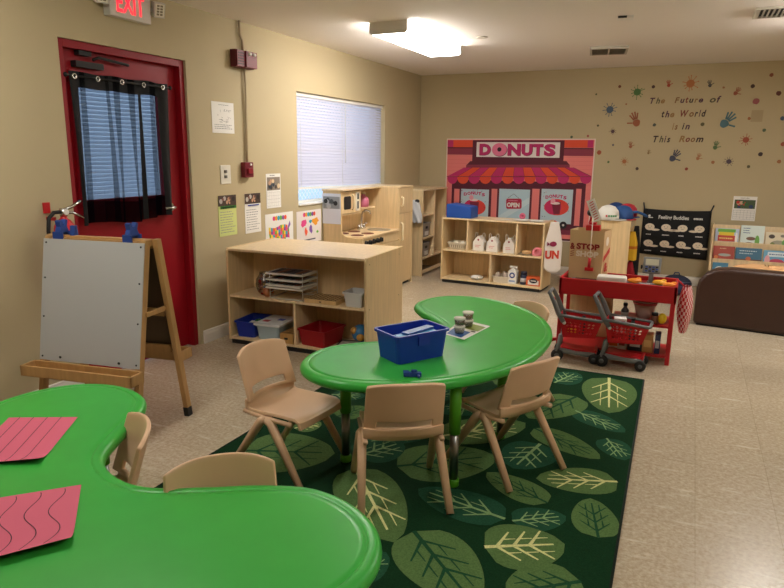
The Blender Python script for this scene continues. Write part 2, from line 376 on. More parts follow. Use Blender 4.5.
# ------------------------------------------------------------------ ceiling fittings
v = thing('air_vent', 'grey metal ceiling air vent right of the fluorescent light', 'vent', (2.47, 6.73, 2.415), rz=rad(8))
VG = M('#b9b3a6', .5)
vm = MB().box(-.17, .17, -.2, -.18, 0, .025, VG).box(-.17, .17, .18, .2, 0, .025, VG).box(-.17, -.15, -.18, .18, 0, .025, VG).box(.15, .17, -.18, .18, 0, .025, VG).box(-.008, .008, -.18, .18, 0, .02, VG)
vm.build('frame', v)
s2 = MB()
for i in range(9):
    yy = -.16+i*.04
    s2.add([(-.15, yy, .002), (.15, yy, .002), (.15, yy+.03, .018), (-.15, yy+.03, .018)], [(0, 1, 2, 3)], M('#bdb6aa', .5))
s2.build('louvres', v); MB().box(-.15, .15, -.18, .18, .019, .0245, M('#a39c92', .8)).build('duct_opening', v)
v = thing('return_grille', 'dark slatted air register on the ceiling above the wall lettering', 'vent', (3.76, 5.42, 2.425), rz=0)
vm = MB().box(-.17, .2, -.17, -.15, 0, .014, VG).box(-.17, .2, .15, .17, 0, .014, VG).box(-.17, -.15, -.15, .15, 0, .014, VG).box(.18, .2, -.15, .15, 0, .014, VG); vm.build('frame', v)
s2 = MB()
for i in range(11): s2.box(-.148+i*.03, -.138+i*.03, -.15, .15, .001, .012, VG)
s2.build('louvres', v); MB().box(-.15, .18, -.15, .15, .0125, .0145, M('#2c2b2a', .8)).build('duct_opening', v)
v = thing('exhaust_flap', 'small white ceiling flap vent with a dark slot', 'vent', (2.755, 5.25, 2.42), rz=.1)
MB().box(-.055, .055, -.05, .05, .005, .02, WHITE).build('flap', v); MB().box(-.05, .01, -.058, -.05, .004, .018, DARK).build('slot', v)
tag(MB().cyl(.045, 2.432, 2.44, M('#cfc6ba', .7), TR(1.55, 5.67)).build('ceiling_disc'), 'small round flat cover plate on the ceiling right of the light', 'cover plate')

# exit sign
t = thing('exit_sign', 'white emergency exit sign with red letters above the red door', 'sign', (0, 3.2, 2.225))
ES = M('#d5d3cc', .45)
MB().box(.002, .055, -.165, .165, .02, .19, ES).build('housing', t, bevel=.004)
e = MB(); F = Face(e, (.056, -.165, .02), (0, 1, 0), (0, 0, 1)); F.text('EXIT', .055, .03, .275, .145, M('#ff1a2a', .5, emit=1.7, key='exit'), 1, bold=.012); e.build('lettering', t)
for sgn in (-1, 1):
    h = MB(); T = TR(.06, sgn*.225, .12, rz=rad(-25), ry=rad(18))
    h.box(-.03, .03, -.035, .035, -.045, .045, ES, T); h.box(.03, .034, -.028, .028, -.038, .038, M('#f3f0e2', .3), T)
    for i in range(4):
        for j in range(2): h.box(.034, .036, -.02+j*.022, -.004+j*.022, -.03+i*.017, -.018+i*.017, M('#8e8672', .4), T)
    h.tube([(.03, sgn*.16, .1), (.04, sgn*.2, .12)], .012, ES); h.build('lamp_head', t)

# fire alarm strobe, conduit, pull station
AR = M('#6f1222', .5)
t = thing('fire_alarm_horn', 'dark red fire alarm box with white strobe lamps high on the left wall', 'fire alarm', (0, 4.33, 2.09))
MB().box(0, .055, -.115, .115, 0, .13, M('#5d101d', .5)).build('back_box', t, bevel=.004)
e = MB().box(.055, .085, -.02, .115, .005, .125, AR); e.box(.055, .07, -.115, -.02, .005, .125, AR)
for i in range(5): e.box(.07, .072, -.105, -.03, .02+i*.02, .03+i*.02, M('#3d0a13', .6))
e.build('horn_cover', t, bevel=.003)
for yy in (.02, .075): MB().ball(.018, M('#f4f1ea', .2), TR(.086, yy, .105), sz=.8).build('strobe_lamp', t)
CON = M('#b3a386', .6)
tag(MB().tube([(.02, 4.32, 2.44), (.02, 4.32, 2.34), (.02, 4.35, 2.30), (.02, 4.35, 2.22)], .011, CON).tube([(.02, 4.36, 2.09), (.022, 4.37, 1.98), (.016, 4.37, 1.8), (.016, 4.36, 1.37)], .010, CON).build('conduit'), 'painted tan electrical conduit running from ceiling to the red pull station', 'conduit')
t = thing('fire_pull_station', 'small dark red fire pull station below the conduit on left wall', 'fire alarm', (0, 4.35, 1.25))
MB().box(0, .045, -.055, .055, 0, .12, AR).build('case', t, bevel=.004)
MB().box(.045, .062, -.03, .03, .03, .075, M('#8a1a2a', .4)).build('pull_handle', t, bevel=.004)
MB().box(.045, .05, .01, .03, .095, .11, WHITE).build('plate', t)
t = thing('light_switch', 'white double light switch plate beside the pull station', 'switch', (0, 4.1, 1.205))
MB().box(0, .007, -.06, .06, 0, .145, M('#e3dfd3', .4)).build('wall_plate', t, bevel=.003)
for zz in (.045, .085): MB().box(.007, .016, -.02, .005, zz, zz+.022, M('#6a655c', .5)).build('toggle', t)

# fire extinguisher
t = thing('fire_extinguisher', 'red fire extinguisher with silver handle hanging behind the easel', 'fire extinguisher', (.1, 2.55, .66))
MB().lathe([(.05, 0), (.06, .01), (.06, .33), (.055, .37), (.035, .40), (.018, .415), (.018, .43)], RED, n=24).build('cylinder', t)
MB().lathe([(.0605, .27), (.0607, .27), (.0607, .325), (.0605, .325)], M('#d8d2b0', .6), n=24).build('paper_label', t)
e = MB().cyl(.02, .425, .47, CHROME).tube([(0, .0, .46), (.0, .06, .475), (0, .12, .505)], .009, CHROME, flat=1.2).tube([(0, 0, .445), (0, .06, .44), (0, .13, .405)], .008, CHROME, flat=1.2); e.build('valve_handle', t)
MB().cyl(.016, 0, .008, WHITE, TR(.02, -.0, .45, ry=PI/2)).build('pressure_gauge', t)
MB().tube([(0, -.02, .45), (0, -.06, .45), (.0, -.095, .42), (0, -.105, .35), (0, -.10, .2), (0, -.085, .1)], .011, BLACK).build('hose', t)
MB().box(-.1, -.09, -.05, -.01, .44, .50, RED).box(-.1, -.03, -.035, -.025, .40, .42, RED).build('wall_bracket', t)

# ------------------------------------------------------------------ papers on the left wall
def sheet_L(name, label, cat, y0, y1, z0, z1, draw, base=PAPER, x=.002, group=None):
    m = MB().box(x, x+.0015, y0, y1, z0, z1, base)
    F = Face(m, (x+.0016, y0, z0), (0, 1, 0), (0, 0, 1)); draw(F, y1-y0, z1-z0)
    o = m.build(name); tag(o, label, cat, group); return o
INK = M('#4a4a52', .8, key='ink'); INKL = M('#8d8d92', .8, key='inkl')
def d_note(F, w, h):
    F.text('~~~~~', w*.3, h*.9, w*.75, h*.92, INK, 1)
    r = random.Random(3)
    for k in range(16):
        a, b = w*(.12+.7*r.random()), h*(.35+.4*r.random()); F.line(a, b, a+w*(r.random()-.5)*.35, b+h*(r.random()-.5)*.18, .0025, INK, 1)
    F.scribble(w*.1, h*.12, w*.95, h*.3, INKL, 3, seed=4)
sheet_L('drawing_note', 'white sheet with a line drawing taped left of the conduit', 'paper', 3.97, 4.23, 1.59, 1.82, d_note)
def photo(F, a0, b0, a1, b1, cols, seed, l=1):
    r = random.Random(seed); F.rect(a0, b0, a1, b1, M(cols[0], .6), l); w, h = a1-a0, b1-b0
    for k in range(9):
        ca, cb, rr = a0+w*(.12+.76*r.random()), b0+h*(.2+.55*r.random()), min(w, h)*(.12+.12*r.random())
        F.disc(min(max(ca, a0+rr), a1-rr), min(max(cb, b0+rr), b1-rr), rr, M(cols[1+k % (len(cols)-1)], .6), l+1+k, n=10)
def d_sched(bar, hdr):
    def d(F, w, h):
        photo(F, 0, h*.74, w, h, ['#4b3a33', '#c79a7d', '#2d2525', '#b8b4b0', '#7f5546'], 5)
        F.rect(w*.1, h*.67, w, h*.74, bar, 2); F.rect(w*.15, h*.69, w*.85, h*.72, hdr, 12)
        F.scribble(w*.08, h*.06, w*.95, h*.62, INKL, 9, seed=6, th=.28)
    return d
sheet_L('class_schedule', 'yellow green schedule sheet with photo header on left wall', 'poster', 3.995, 4.215, .80, 1.118, d_sched(M('#2f7a2c', .6), M('#0d3a12', .6)), M('#cfd98c', .8))
sheet_L('class_schedule', 'white schedule sheet with photo header right of the yellow one', 'poster', 4.325, 4.54, .79, 1.116, d_sched(PAPER, M('#2a3d9a', .6)))
def d_cal(F, w, h, seed=8):
    photo(F, w*.05, h*.52, w*.95, h*.9, ['#8f8378', '#c8a083', '#4a3d37', '#e0c7a0', '#3b4450'], seed)
    F.scribble(w*.25, h*.92, w*.75, h*.98, INK, 1, seed=2)
    for k in range(5): F.line(w*.06, h*(.06+.1*k), w*.94, h*(.06+.1*k), .0012, INKL, 1)
    for k in range(7): F.line(w*(.06+.147*k), h*.06, w*(.06+.147*k), h*.48, .0012, INKL, 1)
sheet_L('wall_calendar', 'white calendar page with a photo, between the switch and the window', 'calendar', 4.63, 4.845, .975, 1.27, d_cal)
def d_map(kind):
    def d(F, w, h):
        r = random.Random(11); cols = ['#e2458a', '#f0a020', '#33a6c8', '#6cb33f', '#8053a8', '#e85b3a', '#f2d13c']
        for k in range(6): F.disc(w*(.3+.08*k), h*.88, w*.05, M(cols[k], .6), 1+k, n=8)
        if kind == 0:
            G_ = [[(w*(.12+.066*i+.02*(r.random()-.5)), h*(.28+.08*j-.03*math.sin(i*.6)+.02*(r.random()-.5))) for i in range(12)] for j in range(6)]
            for i in range(11):
                for j in range(5):
                    if (i > 8 and j < 1) or (i == 10 and j > 3): continue
                    F.poly([G_[j][i], G_[j][i+1], G_[j+1][i+1], G_[j+1][i]], M(cols[(i*3+j*5) % 7], .6), 1)
            F.poly([(w*.66, h*.28), (w*.74, h*.18), (w*.78, h*.2), (w*.73, h*.32)], M(cols[5], .6), 1)
            F.poly([(w*.8, h*.55), (w*.9, h*.68), (w*.87, h*.78), (w*.8, h*.64)], M(cols[4], .6), 1)
        else:
            for (a, b, c, e, k) in ((.28, .62, .13, .12, 0), (.36, .34, .06, .14, 5), (.56, .42, .07, .13, 4), (.55, .66, .07, .06, 2), (.74, .64, .15, .12, 1), (.84, .3, .06, .05, 3)):
                F.poly([(w*a+w*c*q_*math.cos(t_), h*b+h*e*q_*math.sin(t_)) for t_, q_ in [(2*PI*i/13, .65+.5*r.random()) for i in range(13)]], M(cols[k], .6), 1+(k % 3))
            F.rect(w*.25, h*.08, w*.75, h*.12, INK, 1)
    return d
sheet_L('country_map', 'colourful state map poster leaning low on the left wall', 'map', 4.60, 5.03, .56, .925, d_map(0))
sheet_L('world_map', 'world map poster with red edge under the window', 'map', 5.09, 5.53, .60, .912, d_map(1), M('#e9e0dc', .7))

# ------------------------------------------------------------------ shelf helper
def shelf_unit(t, W, Hh, D, mids, divs, back_y, edge=.018, base_black=True, screws=None):
    p = edge
    for nm, x0 in (('side_panel', 0), ('side_panel', W-p)):
        m = MB().prism([(0, .03), (D, .03), (D, Hh), (0.012, Hh), (0, Hh-.02)], x0, x0+p, MAPLE, 'x')
        if screws and x0 > 0:
            for a, b in ((.05, Hh-.05), (D-.08, Hh-.05), (.05, Hh/2), (D-.08, Hh/2), (.05, .12), (D-.08, .12)): m.lathe([(.004, 0), (.004, .0015)], DARK, TR(x0+p-.0005, a, b, ry=PI/2), 8)
        m.build(nm, t, bevel=.004)
    MB().box(p, W-p, .004, D, Hh-p-.004, Hh-.004, MAPLE_E).build('top_board', t, bevel=.003)
    MB().box(p, W-p, .004, D, .035, .035+p, MAPLE_E).build('bottom_board', t, bevel=.002)
    MB().box(p, W-p, back_y, back_y+.008, .035+p, Hh-p-.004, MAPLE).build('back_panel', t)
    for z, x0, x1 in mids: MB().box(x0, x1, .006, back_y, z-p, z, MAPLE_E).build('shelf_board', t, bevel=.002)
    for x, z0, z1 in divs: MB().box(x-p/2, x+p/2, .008, back_y, z0, z1, MAPLE_E).build('divider', t, bevel=.002)
    if base_black: MB().box(.02, W-.02, .01, D-.01, 0, .03, BLACK).build('base', t)

def bin_mb(w, d, h, m, taper=.9, th=.004, lip=.008, rr=.02):
    """open tapered tub, centre origin"""
    def ring(sx, sy, z):
        pts = []; r = rr
        for cx, cy, a0 in ((sx-r, sy-r, 0), (-sx+r, sy-r, PI/2), (-sx+r, -sy+r, PI), (sx-r, -sy+r, 1.5*PI)):
            for k in range(4): a = a0+PI/2*k/3; pts.append((cx+r*math.cos(a), cy+r*math.sin(a), z))
        return pts
    X, Y = w/2, d/2; x, y = X*taper, Y*taper
    rings = [ring(x, y, 0), ring(X, Y, h-lip*1.5), ring(X+lip, Y+lip, h-lip*1.4), ring(X+lip, Y+lip, h), ring(X-th*.3, Y-th*.3, h), ring(x-th, y-th, th)]
    n = 16; vs = sum(rings, []); fs = [tuple(range(n))[::-1]]
    for k in range(5):
        for i in range(n): j = (i+1) % n; fs.append((k*n+i, k*n+j, (k+1)*n+j, (k+1)*n+i))
    fs.append(tuple(5*n+i for i in range(n)))
    return MB().add(vs, fs, m)

# front shelf ------------------------------------------------------------------
FS = (.165, 3.858, 0); fr_rz = rad(2.2); FT = TR(*FS, rz=fr_rz)
t = thing('low_bookcase', 'low maple storage shelf standing against the left wall, nearest the camera', 'shelf', FS, fr_rz)
shelf_unit(t, 1.172, .745, .68, [(.385, .018, 1.154)], [(.585, .053, .367)], .33, screws=True)

def on(T, x, y, z, rz=0): return T @ TR(x, y, z, rz=rz)
def place(name, label, cat, T, x, y, z, rz=0, group=None):
    P = T @ Vector((x, y, z)); return thing(name, label, cat, tuple(P), T.to_euler().z+rz, group)
def put(mb, name, label, cat, T, x, y, z, rz=0, group=None, **k):
    o = mb.build(name, T=T @ TR(x, y, z, rz=rz), **k); return tag(o, label, cat, group)
# jar of colourful pieces
t = place('plastic_jar', 'round clear jar of red and orange pieces on the near shelf', 'jar', FT, .255, .14, .385)
MB().lathe([(.03, 0), (.06, .02), (.075, .07), (.07, .12), (.045, .155), (.045, .17), (.043, .17), (.043, .155), (.067, .12), (.072, .07), (.058, .022)], CLEAR).build('jar_body', t)
m = MB(); rr = random.Random(5)
for k in range(46):
    a = rr.random()*6.28; q = .05*math.sqrt(rr.random()); z = .015+rr.random()*.11
    m.ball(.014, M(['#c2301f', '#e0702a', '#8c1f18', '#d9a13a', '#7a3b28', '#3d5fa0'][k % 6], .5), TR(q*math.cos(a), q*math.sin(a), z), n=8)
o = m.build('contents', t); o['kind'] = 'stuff'
put(MB().lathe([(.02, 0), (.035, .03), (.03, .06), (.012, .07)], M('#a8643c', .5), n=12), 'small_pot', 'small brown toy pot between the jar and puzzle rack', 'toy', FT, .315, .07, .385)
# puzzle rack
t = place('puzzle_rack', 'wire puzzle rack holding trays on the near shelf', 'rack', FT, .50, .14, .385)
m = MB()
for x in (-.14, .14):
    for y in (-.10, .12):
        m.tube([(x, y, 0), (x, y, .205)], .003, WIRE, n=6)
    for z in (.002, .045, .09, .135, .18): m.tube([(x, -.10, z), (x, .12, z)], .0025, WIRE, n=6)
for z in (.002, .045, .09, .135, .18): m.tube([(-.14, .12, z), (.14, .12, z)], .0025, WIRE, n=6)
for y in (-.1,): m.tube([(-.14, y, .002), (.14, y, .002)], .003, WIRE, n=6)
m.build('wire_frame', t)
for k, (z, tx, nm, ang) in enumerate(((.076, '#b9b3a8', 'lowest puzzle tray in the wire rack, beige edge', .02), (.095, '#a8a49c', 'tilted puzzle tray second from the bottom of the rack', -.06), (.137, '#8f8d8a', 'grey puzzle tray second from the top of the rack', 0), (.183, '#55555a', 'dark puzzle tray topmost in the wire rack', .015))):
    m = MB().box(-.16, .15, -.13, .10, 0, .011, M('#d8d2c6', .5)).box(-.14, .13, -.11, .08, .011, .0125, M(tx, .4))
    r = random.Random(k)
    for j in range(5): m.box(-.12+j*.05, -.09+j*.05, -.10, .05, .0125, .0165, M(['#3a3a3f', '#7a4b33', '#2b2b2e'][j % 3], .5))
    put(m, 'puzzle_tray', nm, 'puzzle', FT, .50, .14, .385+z+.003, ang, 'puzzle trays in the wire rack')
# wooden bead tray
m = MB().box(-.13, .13, -.1, .1, 0, .03, M('#d6b27a', .5, wood=True)); LM = M('#6d5434', .6)
for i in range(8):
    m.box(-.12+.032*i, -.113+.032*i, -.095, .095, .03, .0315, LM)
    if i < 6: m.box(-.125, .125, -.09+.034*i, -.083+.034*i, .03, .0315, LM)
m.box(-.008, .008, -.1015, -.1, .01, .02, LM)
put(m, 'wooden_tray', 'flat wooden peg tray with a criss-cross top on near shelf', 'tray', FT, .80, .11, .3855)
put(bin_mb(.15, .17, .105, M('#d7d7d4', .4), .85), 'storage_tub', 'small white plastic tub at the right end of near shelf', 'bin', FT, 1.055, .10, .3855)
# lower row
t = place('storage_bin', 'blue plastic bin of toys on the lower left of near shelf', 'bin', FT, .125, .155, .0535, .05)
bin_mb(.17, .27, .125, M('#14329e', .4), .88).build('tub', t)
toys = ((.0, -.06, .10, '#7fae3c', (.09, .05, .03), .4), (.03, .0, .115, '#d8c83d', (.03, .09, .025), .9), (-.03, .03, .11, '#e8e6df', (.06, .06, .03), .2), (.02, .07, .12, '#3f7a44', (.11, .03, .03), -.3), (-.02, -.03, .12, '#2c6a8f', (.08, .02, .02), 1.1))
for k, (x, y, z, c, s, a) in enumerate(toys):
    nm = ['green', 'yellow', 'white', 'dark green', 'teal'][k]
    m = MB().box(-s[0]/2, s[0]/2, -s[1]/2, s[1]/2, 0, s[2], M(c, .5)).box(-s[0]/4, s[0]/4, -s[1]/4, s[1]/4, s[2], s[2]+.01, M(c, .5))
    put(m, 'toy_block', nm+' toy piece heaped in the blue bin on near shelf', 'toy', FT, .125+x, .155+y, .0535+z-.06, a, 'toys in the blue bin', bevel=.004)
t = place('lidded_box', 'clear plastic box with white lid on near lower shelf', 'box', FT, .33, .16, .0535, .02)
bin_mb(.2, .27, .115, M('#a9c0c9', .25), .9).build('tub', t)
m = MB().box(-.112, .112, -.147, .147, .11, .128, M('#d8dde0', .35)).box(-.09, .09, -.12, .12, .128, .132, M('#dfe3e5', .35)); m.build('lid', t, bevel=.005)
m = MB().box(-.07, -.02, -.09, -.04, .1325, .134, M('#b8454a', .5)).box(.02, .07, -.02, .03, .1325, .134, M('#3c4fa8', .5)); m.build('lid_sticker', t)
m = MB().box(-.055, .055, -.12, .12, 0, .075, M('#c29656', .5, wood=True)).box(-.018, .012, -.1215, -.12, .03, .045, DARK)
for i in range(4): m.box(-.05, .05, -.11+.055*i, -.075+.055*i, .075, .079, M('#8c6a3c', .6))
put(m, 'wooden_crate', 'small wooden block box beside the clear box on lower shelf', 'box', FT, .51, .13, .0535)
put(bin_mb(.24, .28, .125, M('#a3121f', .4), .88), 'storage_bin', 'red plastic bin on the lower shelf right of the divider', 'bin', FT, .735, .15, .0535, -.12)
for k in range(3):
    put(MB().box(-.1, .1, -.11, .11, 0, .006, M(['#3a3a3a', '#c9c6bd', '#2b2c30'][k], .5)).box(-.085, .085, -.08, .08, .006, .0065, M(['#d5d2c6', '#3a3a42', '#b7b3a9'][k], .5)), 'picture_book', ['bottom', 'middle', 'top'][k]+' flat book of the small pile right of the red bin', 'book', FT, .985, .13, .0535+k*.007, .1*k, 'books beside the red bin')
t = place('toy_globe', 'small blue globe toy on the lower right of near shelf', 'toy', FT, 1.08, .10, .0535)
MB().lathe([(.045, 0), (.045, .01), (.012, .02), (.01, .05)], M('#5b3a28', .5)).build('stand', t)
g = MB().ball(.065, M('#2f6f9f', .4), TR(0, 0, .125), n=18); g.ball(.03, M('#c8923c', .5), TR(.02, -.045, .11)).ball(.028, M('#b8863a', .5), TR(-.03, -.04, .15)); g.build('ball', t)

# ------------------------------------------------------------------ play kitchen
MK = MAPLE; KX = .45
KY0, KYM, KY1 = 5.56, 6.43, 6.80
t = thing('play_kitchen', 'maple play kitchen with sink and stove below the window', 'play kitchen', (.225, (KY0+KYM)/2, 0))
def kb(mb, nm, par=t, **k): return child(mb, nm, par, **k)
side = [(.01, .0), (KX, 0), (KX, .635), (.37, .635), (.27, .645), (.225, .67), (.215, .72), (.215, 1.085), (.01, 1.085)]
kb(MB().prism(side, KY0, KY0+.018, MK, 'y'), 'side_panel', bevel=.003)
kb(MB().box(.01, .02, KY0+.018, KYM, .0, 1.085, MK), 'back_panel')
kb(MB().box(.0, .235, KY0-.004, KYM, 1.085, 1.103, MAPLE_E), 'top_board', bevel=.004)
kb(MB().box(.02, KX+.012, KY0+.018, KYM, .63, .65, MAPLE_E), 'countertop', bevel=.004)
kb(MB().box(.02, KX-.012, KY0+.018, KYM, .03, .63, MK), 'cabinet_body')
kb(MB().box(KX-.012, KX, KY0+.018, KYM, .535, .628, MK), 'control_rail', bevel=.002)
od = kb(MB().box(KX-.012, KX+.004, KY0+.02, 6.0, .06, .525, MK), 'oven_door', bevel=.004)
kb(MB().box(KX+.004, KX+.006, KY0+.09, 5.93, .16, .42, DARK), 'oven_window', bevel=.004)
kb(MB().box(KX-.012, KX+.004, 6.01, KYM-.005, .06, .525, MK), 'cabinet_door', bevel=.004)
for i in range(5):
    yy = KY0+.07+i*.085
    kb(MB().lathe([(.026, 0), (.022, .022), (.0, .022)], BLACK, TR(KX, yy, .585, ry=PI/2), 12).box(KX+.02, KX+.03, yy-.006, yy+.006, .565, .605, BLACK), 'stove_knob')
BR = M('#6b3325', .6)
for x, yy in ((.13, 5.74), (.15, 5.95), (.33, 5.68), (.35, 5.87)):
    kb(MB().lathe([(.065, 0), (.065, .004), (.045, .004), (.045, .002), (.02, .002)], BR, TR(x, yy, .65), 24), 'burner')
kb(MB().lathe([(.11, 0), (.125, 0), (.125, .004), (.11, .004), (.10, .0015), (.02, .001)], M('#b8b8b4', .3, .8), TR(.30, 6.24, .65), 28), 'sink_basin')
fm = MB().cyl(.02, 0, .03, CHROME, TR(.10, 6.22, .65)).tube([(.10, 6.22, .66), (.10, 6.22, .80), (.11, 6.23, .835), (.14, 6.25, .85), (.17, 6.265, .84), (.18, 6.27, .81)], .009, CHROME)
for d in (-.06, .06): fm.cyl(.014, 0, .05, CHROME, TR(.10, 6.22+d, .65)).tube([(.10, 6.22+d, .7), (.13, 6.22+d*1.2, .71)], .006, CHROME)
fm.box(.085, .115, 6.14, 6.30, .65, .665, CHROME); kb(fm, 'faucet')
kb(MB().box(.02, .195, KY0+.018, 6.03, .84, .855, MAPLE_E).box(.02, .19, 6.012, 6.028, .855, 1.085, MK).box(.02, .19, 6.03, 6.36, .875, .89, MAPLE_E), 'hutch_shelf')
md = kb(MB().box(.185, .205, KY0+.02, 5.82, .858, 1.075, MK), 'microwave_door', bevel=.005)
kb(MB().prism([(5.635, .915), (5.65, .90), (5.765, .90), (5.78, .915), (5.78, 1.015), (5.765, 1.03), (5.65, 1.03), (5.635, 1.015)], .205, .208, DARK, 'x'), 'microwave_window')
kb(MB().box(.185, .2, 5.825, 6.008, .858, 1.075, MK), 'control_panel', bevel=.003)
kb(MB().tube([(.205, 5.80, .89), (.228, 5.805, .905), (.23, 5.81, .965), (.228, 5.805, 1.03), (.205, 5.80, 1.045)], .009, M('#e8d6b4', .4)), 'microwave_handle')
kb(MB().box(.2, .212, 5.89, 5.955, .875, 1.065, M('#e3ddd0', .4)).box(.212, .214, 5.905, 5.94, .99, 1.05, DARK).box(.212, .214, 5.905, 5.94, .895, .97, DGREY), 'keypad', bevel=.002)
# fridge
t = thing('play_fridge', 'tall maple toy refrigerator with two doors beside play kitchen', 'play fridge', (.225, (KYM+KY1)/2, 0))
kb(MB().box(.01, KX-.02, KYM, KY1, .03, 1.088, MK), 'cabinet_body', t)
kb(MB().box(0, KX+.005, KYM-.002, KY1+.004, 1.088, 1.106, MAPLE_E), 'top_board', t, bevel=.004)
kb(MB().box(.03, KX-.03, KYM+.02, KY1-.02, 0, .03, BLACK), 'base', t)
kb(MB().box(KX-.02, KX, KYM+.006, KY1-.02, .815, 1.083, MK), 'freezer_door', t, bevel=.004)
kb(MB().box(KX-.02, KX, KYM+.006, KY1-.02, .035, .808, MK), 'fridge_door', t, bevel=.004)
kb(MB().box(.01, KX+.005, KY1-.018, KY1, .0, 1.088, MK), 'side_panel', t, bevel=.003)
for z0, z1 in ((.89, .99), (.515, .71)):
    kb(MB().tube([(KX, KYM+.06, z0), (KX+.022, KYM+.06, z0+.012), (KX+.022, KYM+.06, z1-.012), (KX, KYM+.06, z1)], .010, M('#ecdcb8', .4)), 'door_handle', t)
# calendar taped on kitchen side, pink jug
m = MB().box(.005, .212, KY0-.003, KY0-.0015, .765, 1.062, M('#dfe3f2', .7)); F = Face(m, (.005, KY0-.0032, .765), (1, 0, 0), (0, 0, 1)); w, h = .207, .297
photo(F, w*.05, h*.5, w*.95, h*.9, ['#9aa0a8', '#5a5f66', '#2c2f33', '#c5c9cf'], 3)
tag(m.build('taped_calendar'), 'white calendar page with photo taped to the play kitchen side', 'calendar')
t = thing('toy_jug', 'pink plastic toy jug on the small shelf of play kitchen', 'jug', (.13, 6.20, .8905))
PK = M('#c9708c', .35)
MB().lathe([(.05, 0), (.062, .012), (.062, .07), (.05, .10), (.022, .118), (.022, .135)], PK).build('body', t)
MB().lathe([(.026, .135), (.026, .155), (.01, .16)], M('#c9b98a', .5)).build('cap', t)
MB().tube([(.0, .05, .10), (0, .085, .09), (0, .085, .05), (0, .06, .03)], .009, PK).build('handle', t)

# ------------------------------------------------------------------ dress-up storage
TY0, TY1, TZ = 7.12, 7.93, 1.04
t = thing('cubby_storage', 'tall maple cubby unit in the back corner beyond toy fridge', 'shelf', (.24, (TY0+TY1)/2, 0))
kb(MB().box(.03, KX, TY0, TY0+.018, 0, TZ-.018, MK), 'side_panel', t, bevel=.003)
kb(MB().box(.03, KX, TY1-.018, TY1, 0, TZ-.018, MK), 'side_panel', t, bevel=.003)
kb(MB().box(.02, KX+.006, TY0-.004, TY1+.004, TZ-.018, TZ, MAPLE_E), 'top_board', t, bevel=.004)
kb(MB().box(.02, .03, TY0, TY1, .0, TZ-.018, MK), 'back_panel', t)
kb(MB().box(.05, KX-.004, 7.52, 7.536, .218, TZ-.018, MAPLE_E), 'divider', t)
for z in (.22,): kb(MB().box(.03, KX-.004, TY0+.018, TY1-.018, z-.018, z, MAPLE_E), 'shelf_board', t)
for z in (.46, .735): kb(MB().box(.03, KX-.01, TY0+.018, 7.52, z-.016, z, MAPLE_E), 'shelf_board', t)
kb(MB().box(KX-.03, KX-.006, TY0+.018, TY1-.018, .03, .065, MAPLE_E), 'kick_rail', t)
kb(MB().lathe([(.012, 0), (.01, .03), (.016, .035), (.0, .04)], MAPLE_E, TR(.30, TY0, .58, rx=PI/2), 12), 'coat_peg', t)
for z, lb in ((.22, 'grey fabric cubby bin on the lower shelf of corner unit'), (.46, 'grey fabric cubby bin on the middle shelf of corner unit')):
    m = bin_mb(.30, .25, .17, M('#a39c94', .8), .92); m.box(.149, .153, -.03, .03, .10, .13, DARK)
    m.box(.15, .152, -.06, .06, .02, .07, WHITE)
    tag(m.build('fabric_bin', T=TR(.27, 7.33, z)), lb, 'bin', 'fabric bins in the corner unit')
m = MB(); rr = random.Random(2)
def cloth(a, b):
    ang = a*2*PI; R_ = .05+.012*math.sin(5*ang+b*6)+.02*math.sin(b*PI)
    return (.36+R_*math.cos(ang)+.04*(1-b), 7.065+R_*.6*math.sin(ang), .66+.24*b+.01*math.sin(7*ang))
m.grid(cloth, 36, 12, M('#c9cbd0', .8)); m.ball(.045, M('#d6d8dc', .8), TR(.36, 7.065, .90), sz=.5, sy=.6)
m.ball(.03, DARK, TR(.40, 7.06, .91), sz=.7, sy=.7)
tag(m.build('hanging_garment'), 'pale grey dress-up garment hung at the side of corner unit', 'clothing')

# ------------------------------------------------------------------ donut shop banner
bw, bh = 1.858, 1.236; bx, bz = .375, .412
m = MB().box(bx, bx+bw, YB-.004, YB-.002, bz, bz+bh, M('#e8d8d2', .7))
F = Face(m, (bx, YB-.0045, bz), (1, 0, 0), (0, 0, 1), .0005)
sx, sy = bw/784*.0+bw/720, bh/512     # picture units: 720 x 512 drawn from the crop (x 35..755, y 45..557)
def bmap(x, y):   # measured picture position -> metres on the banner
    px, py = 440+x/4.9, 130+y/4.9
    d = fw + r2*((px-392)/f) + u2*((294-py)/f); k = YB/d.y
    return 3.315+d.x*k-bx, 1.452+d.z*k-bz
def bX(x, y=300): return min(max(bmap(x, y)[0], .012), bw-.012)
def bZ(y, x=400): return min(max(bmap(x, y)[1], .012), bh-.012)
def brect(x0, y0, x1, y1, c, l):
    xm, ym = (x0+x1)/2, (y0+y1)/2
    F.rect(bX(x0, ym), bZ(y1, xm), bX(x1, ym), bZ(y0, xm), M(c, .7), l)
def bpoly(p, c, l): F.poly([(bX(x, y), bZ(y, x)) for x, y in p], M(c, .7), l)
SAL = '#e8807c'; MAR = '#5c1a2e'; MAG = '#c22868'; ORG = '#e2502f'
F.rect(.012, .012, bw-.012, bh-.012, M(SAL, .7), 1)
for k in range(22): brect(38, 130+k*19, 752, 131.2+k*19, '#d9706e', 2)
brect(38, 50, 165, 86, ORG, 3); brect(38, 50, 66, 86, MAG, 4); brect(608, 50, 752, 86, ORG, 3); brect(724, 50, 752, 86, MAG, 4)
brect(38, 86, 752, 92, MAR, 5); brect(38, 92, 752, 124, '#8c3348', 5)
brect(38, 248, 66, 470, SAL, 3)
brect(160, 50, 608, 160, MAR, 6); brect(180, 60, 588, 134, '#eae0de', 7)
bpoly([(150, 152), (620, 152), (636, 172), (130, 172)], MAR, 8); bpoly([(130, 170), (636, 170), (636, 184), (128, 184)], '#8c3348', 9)
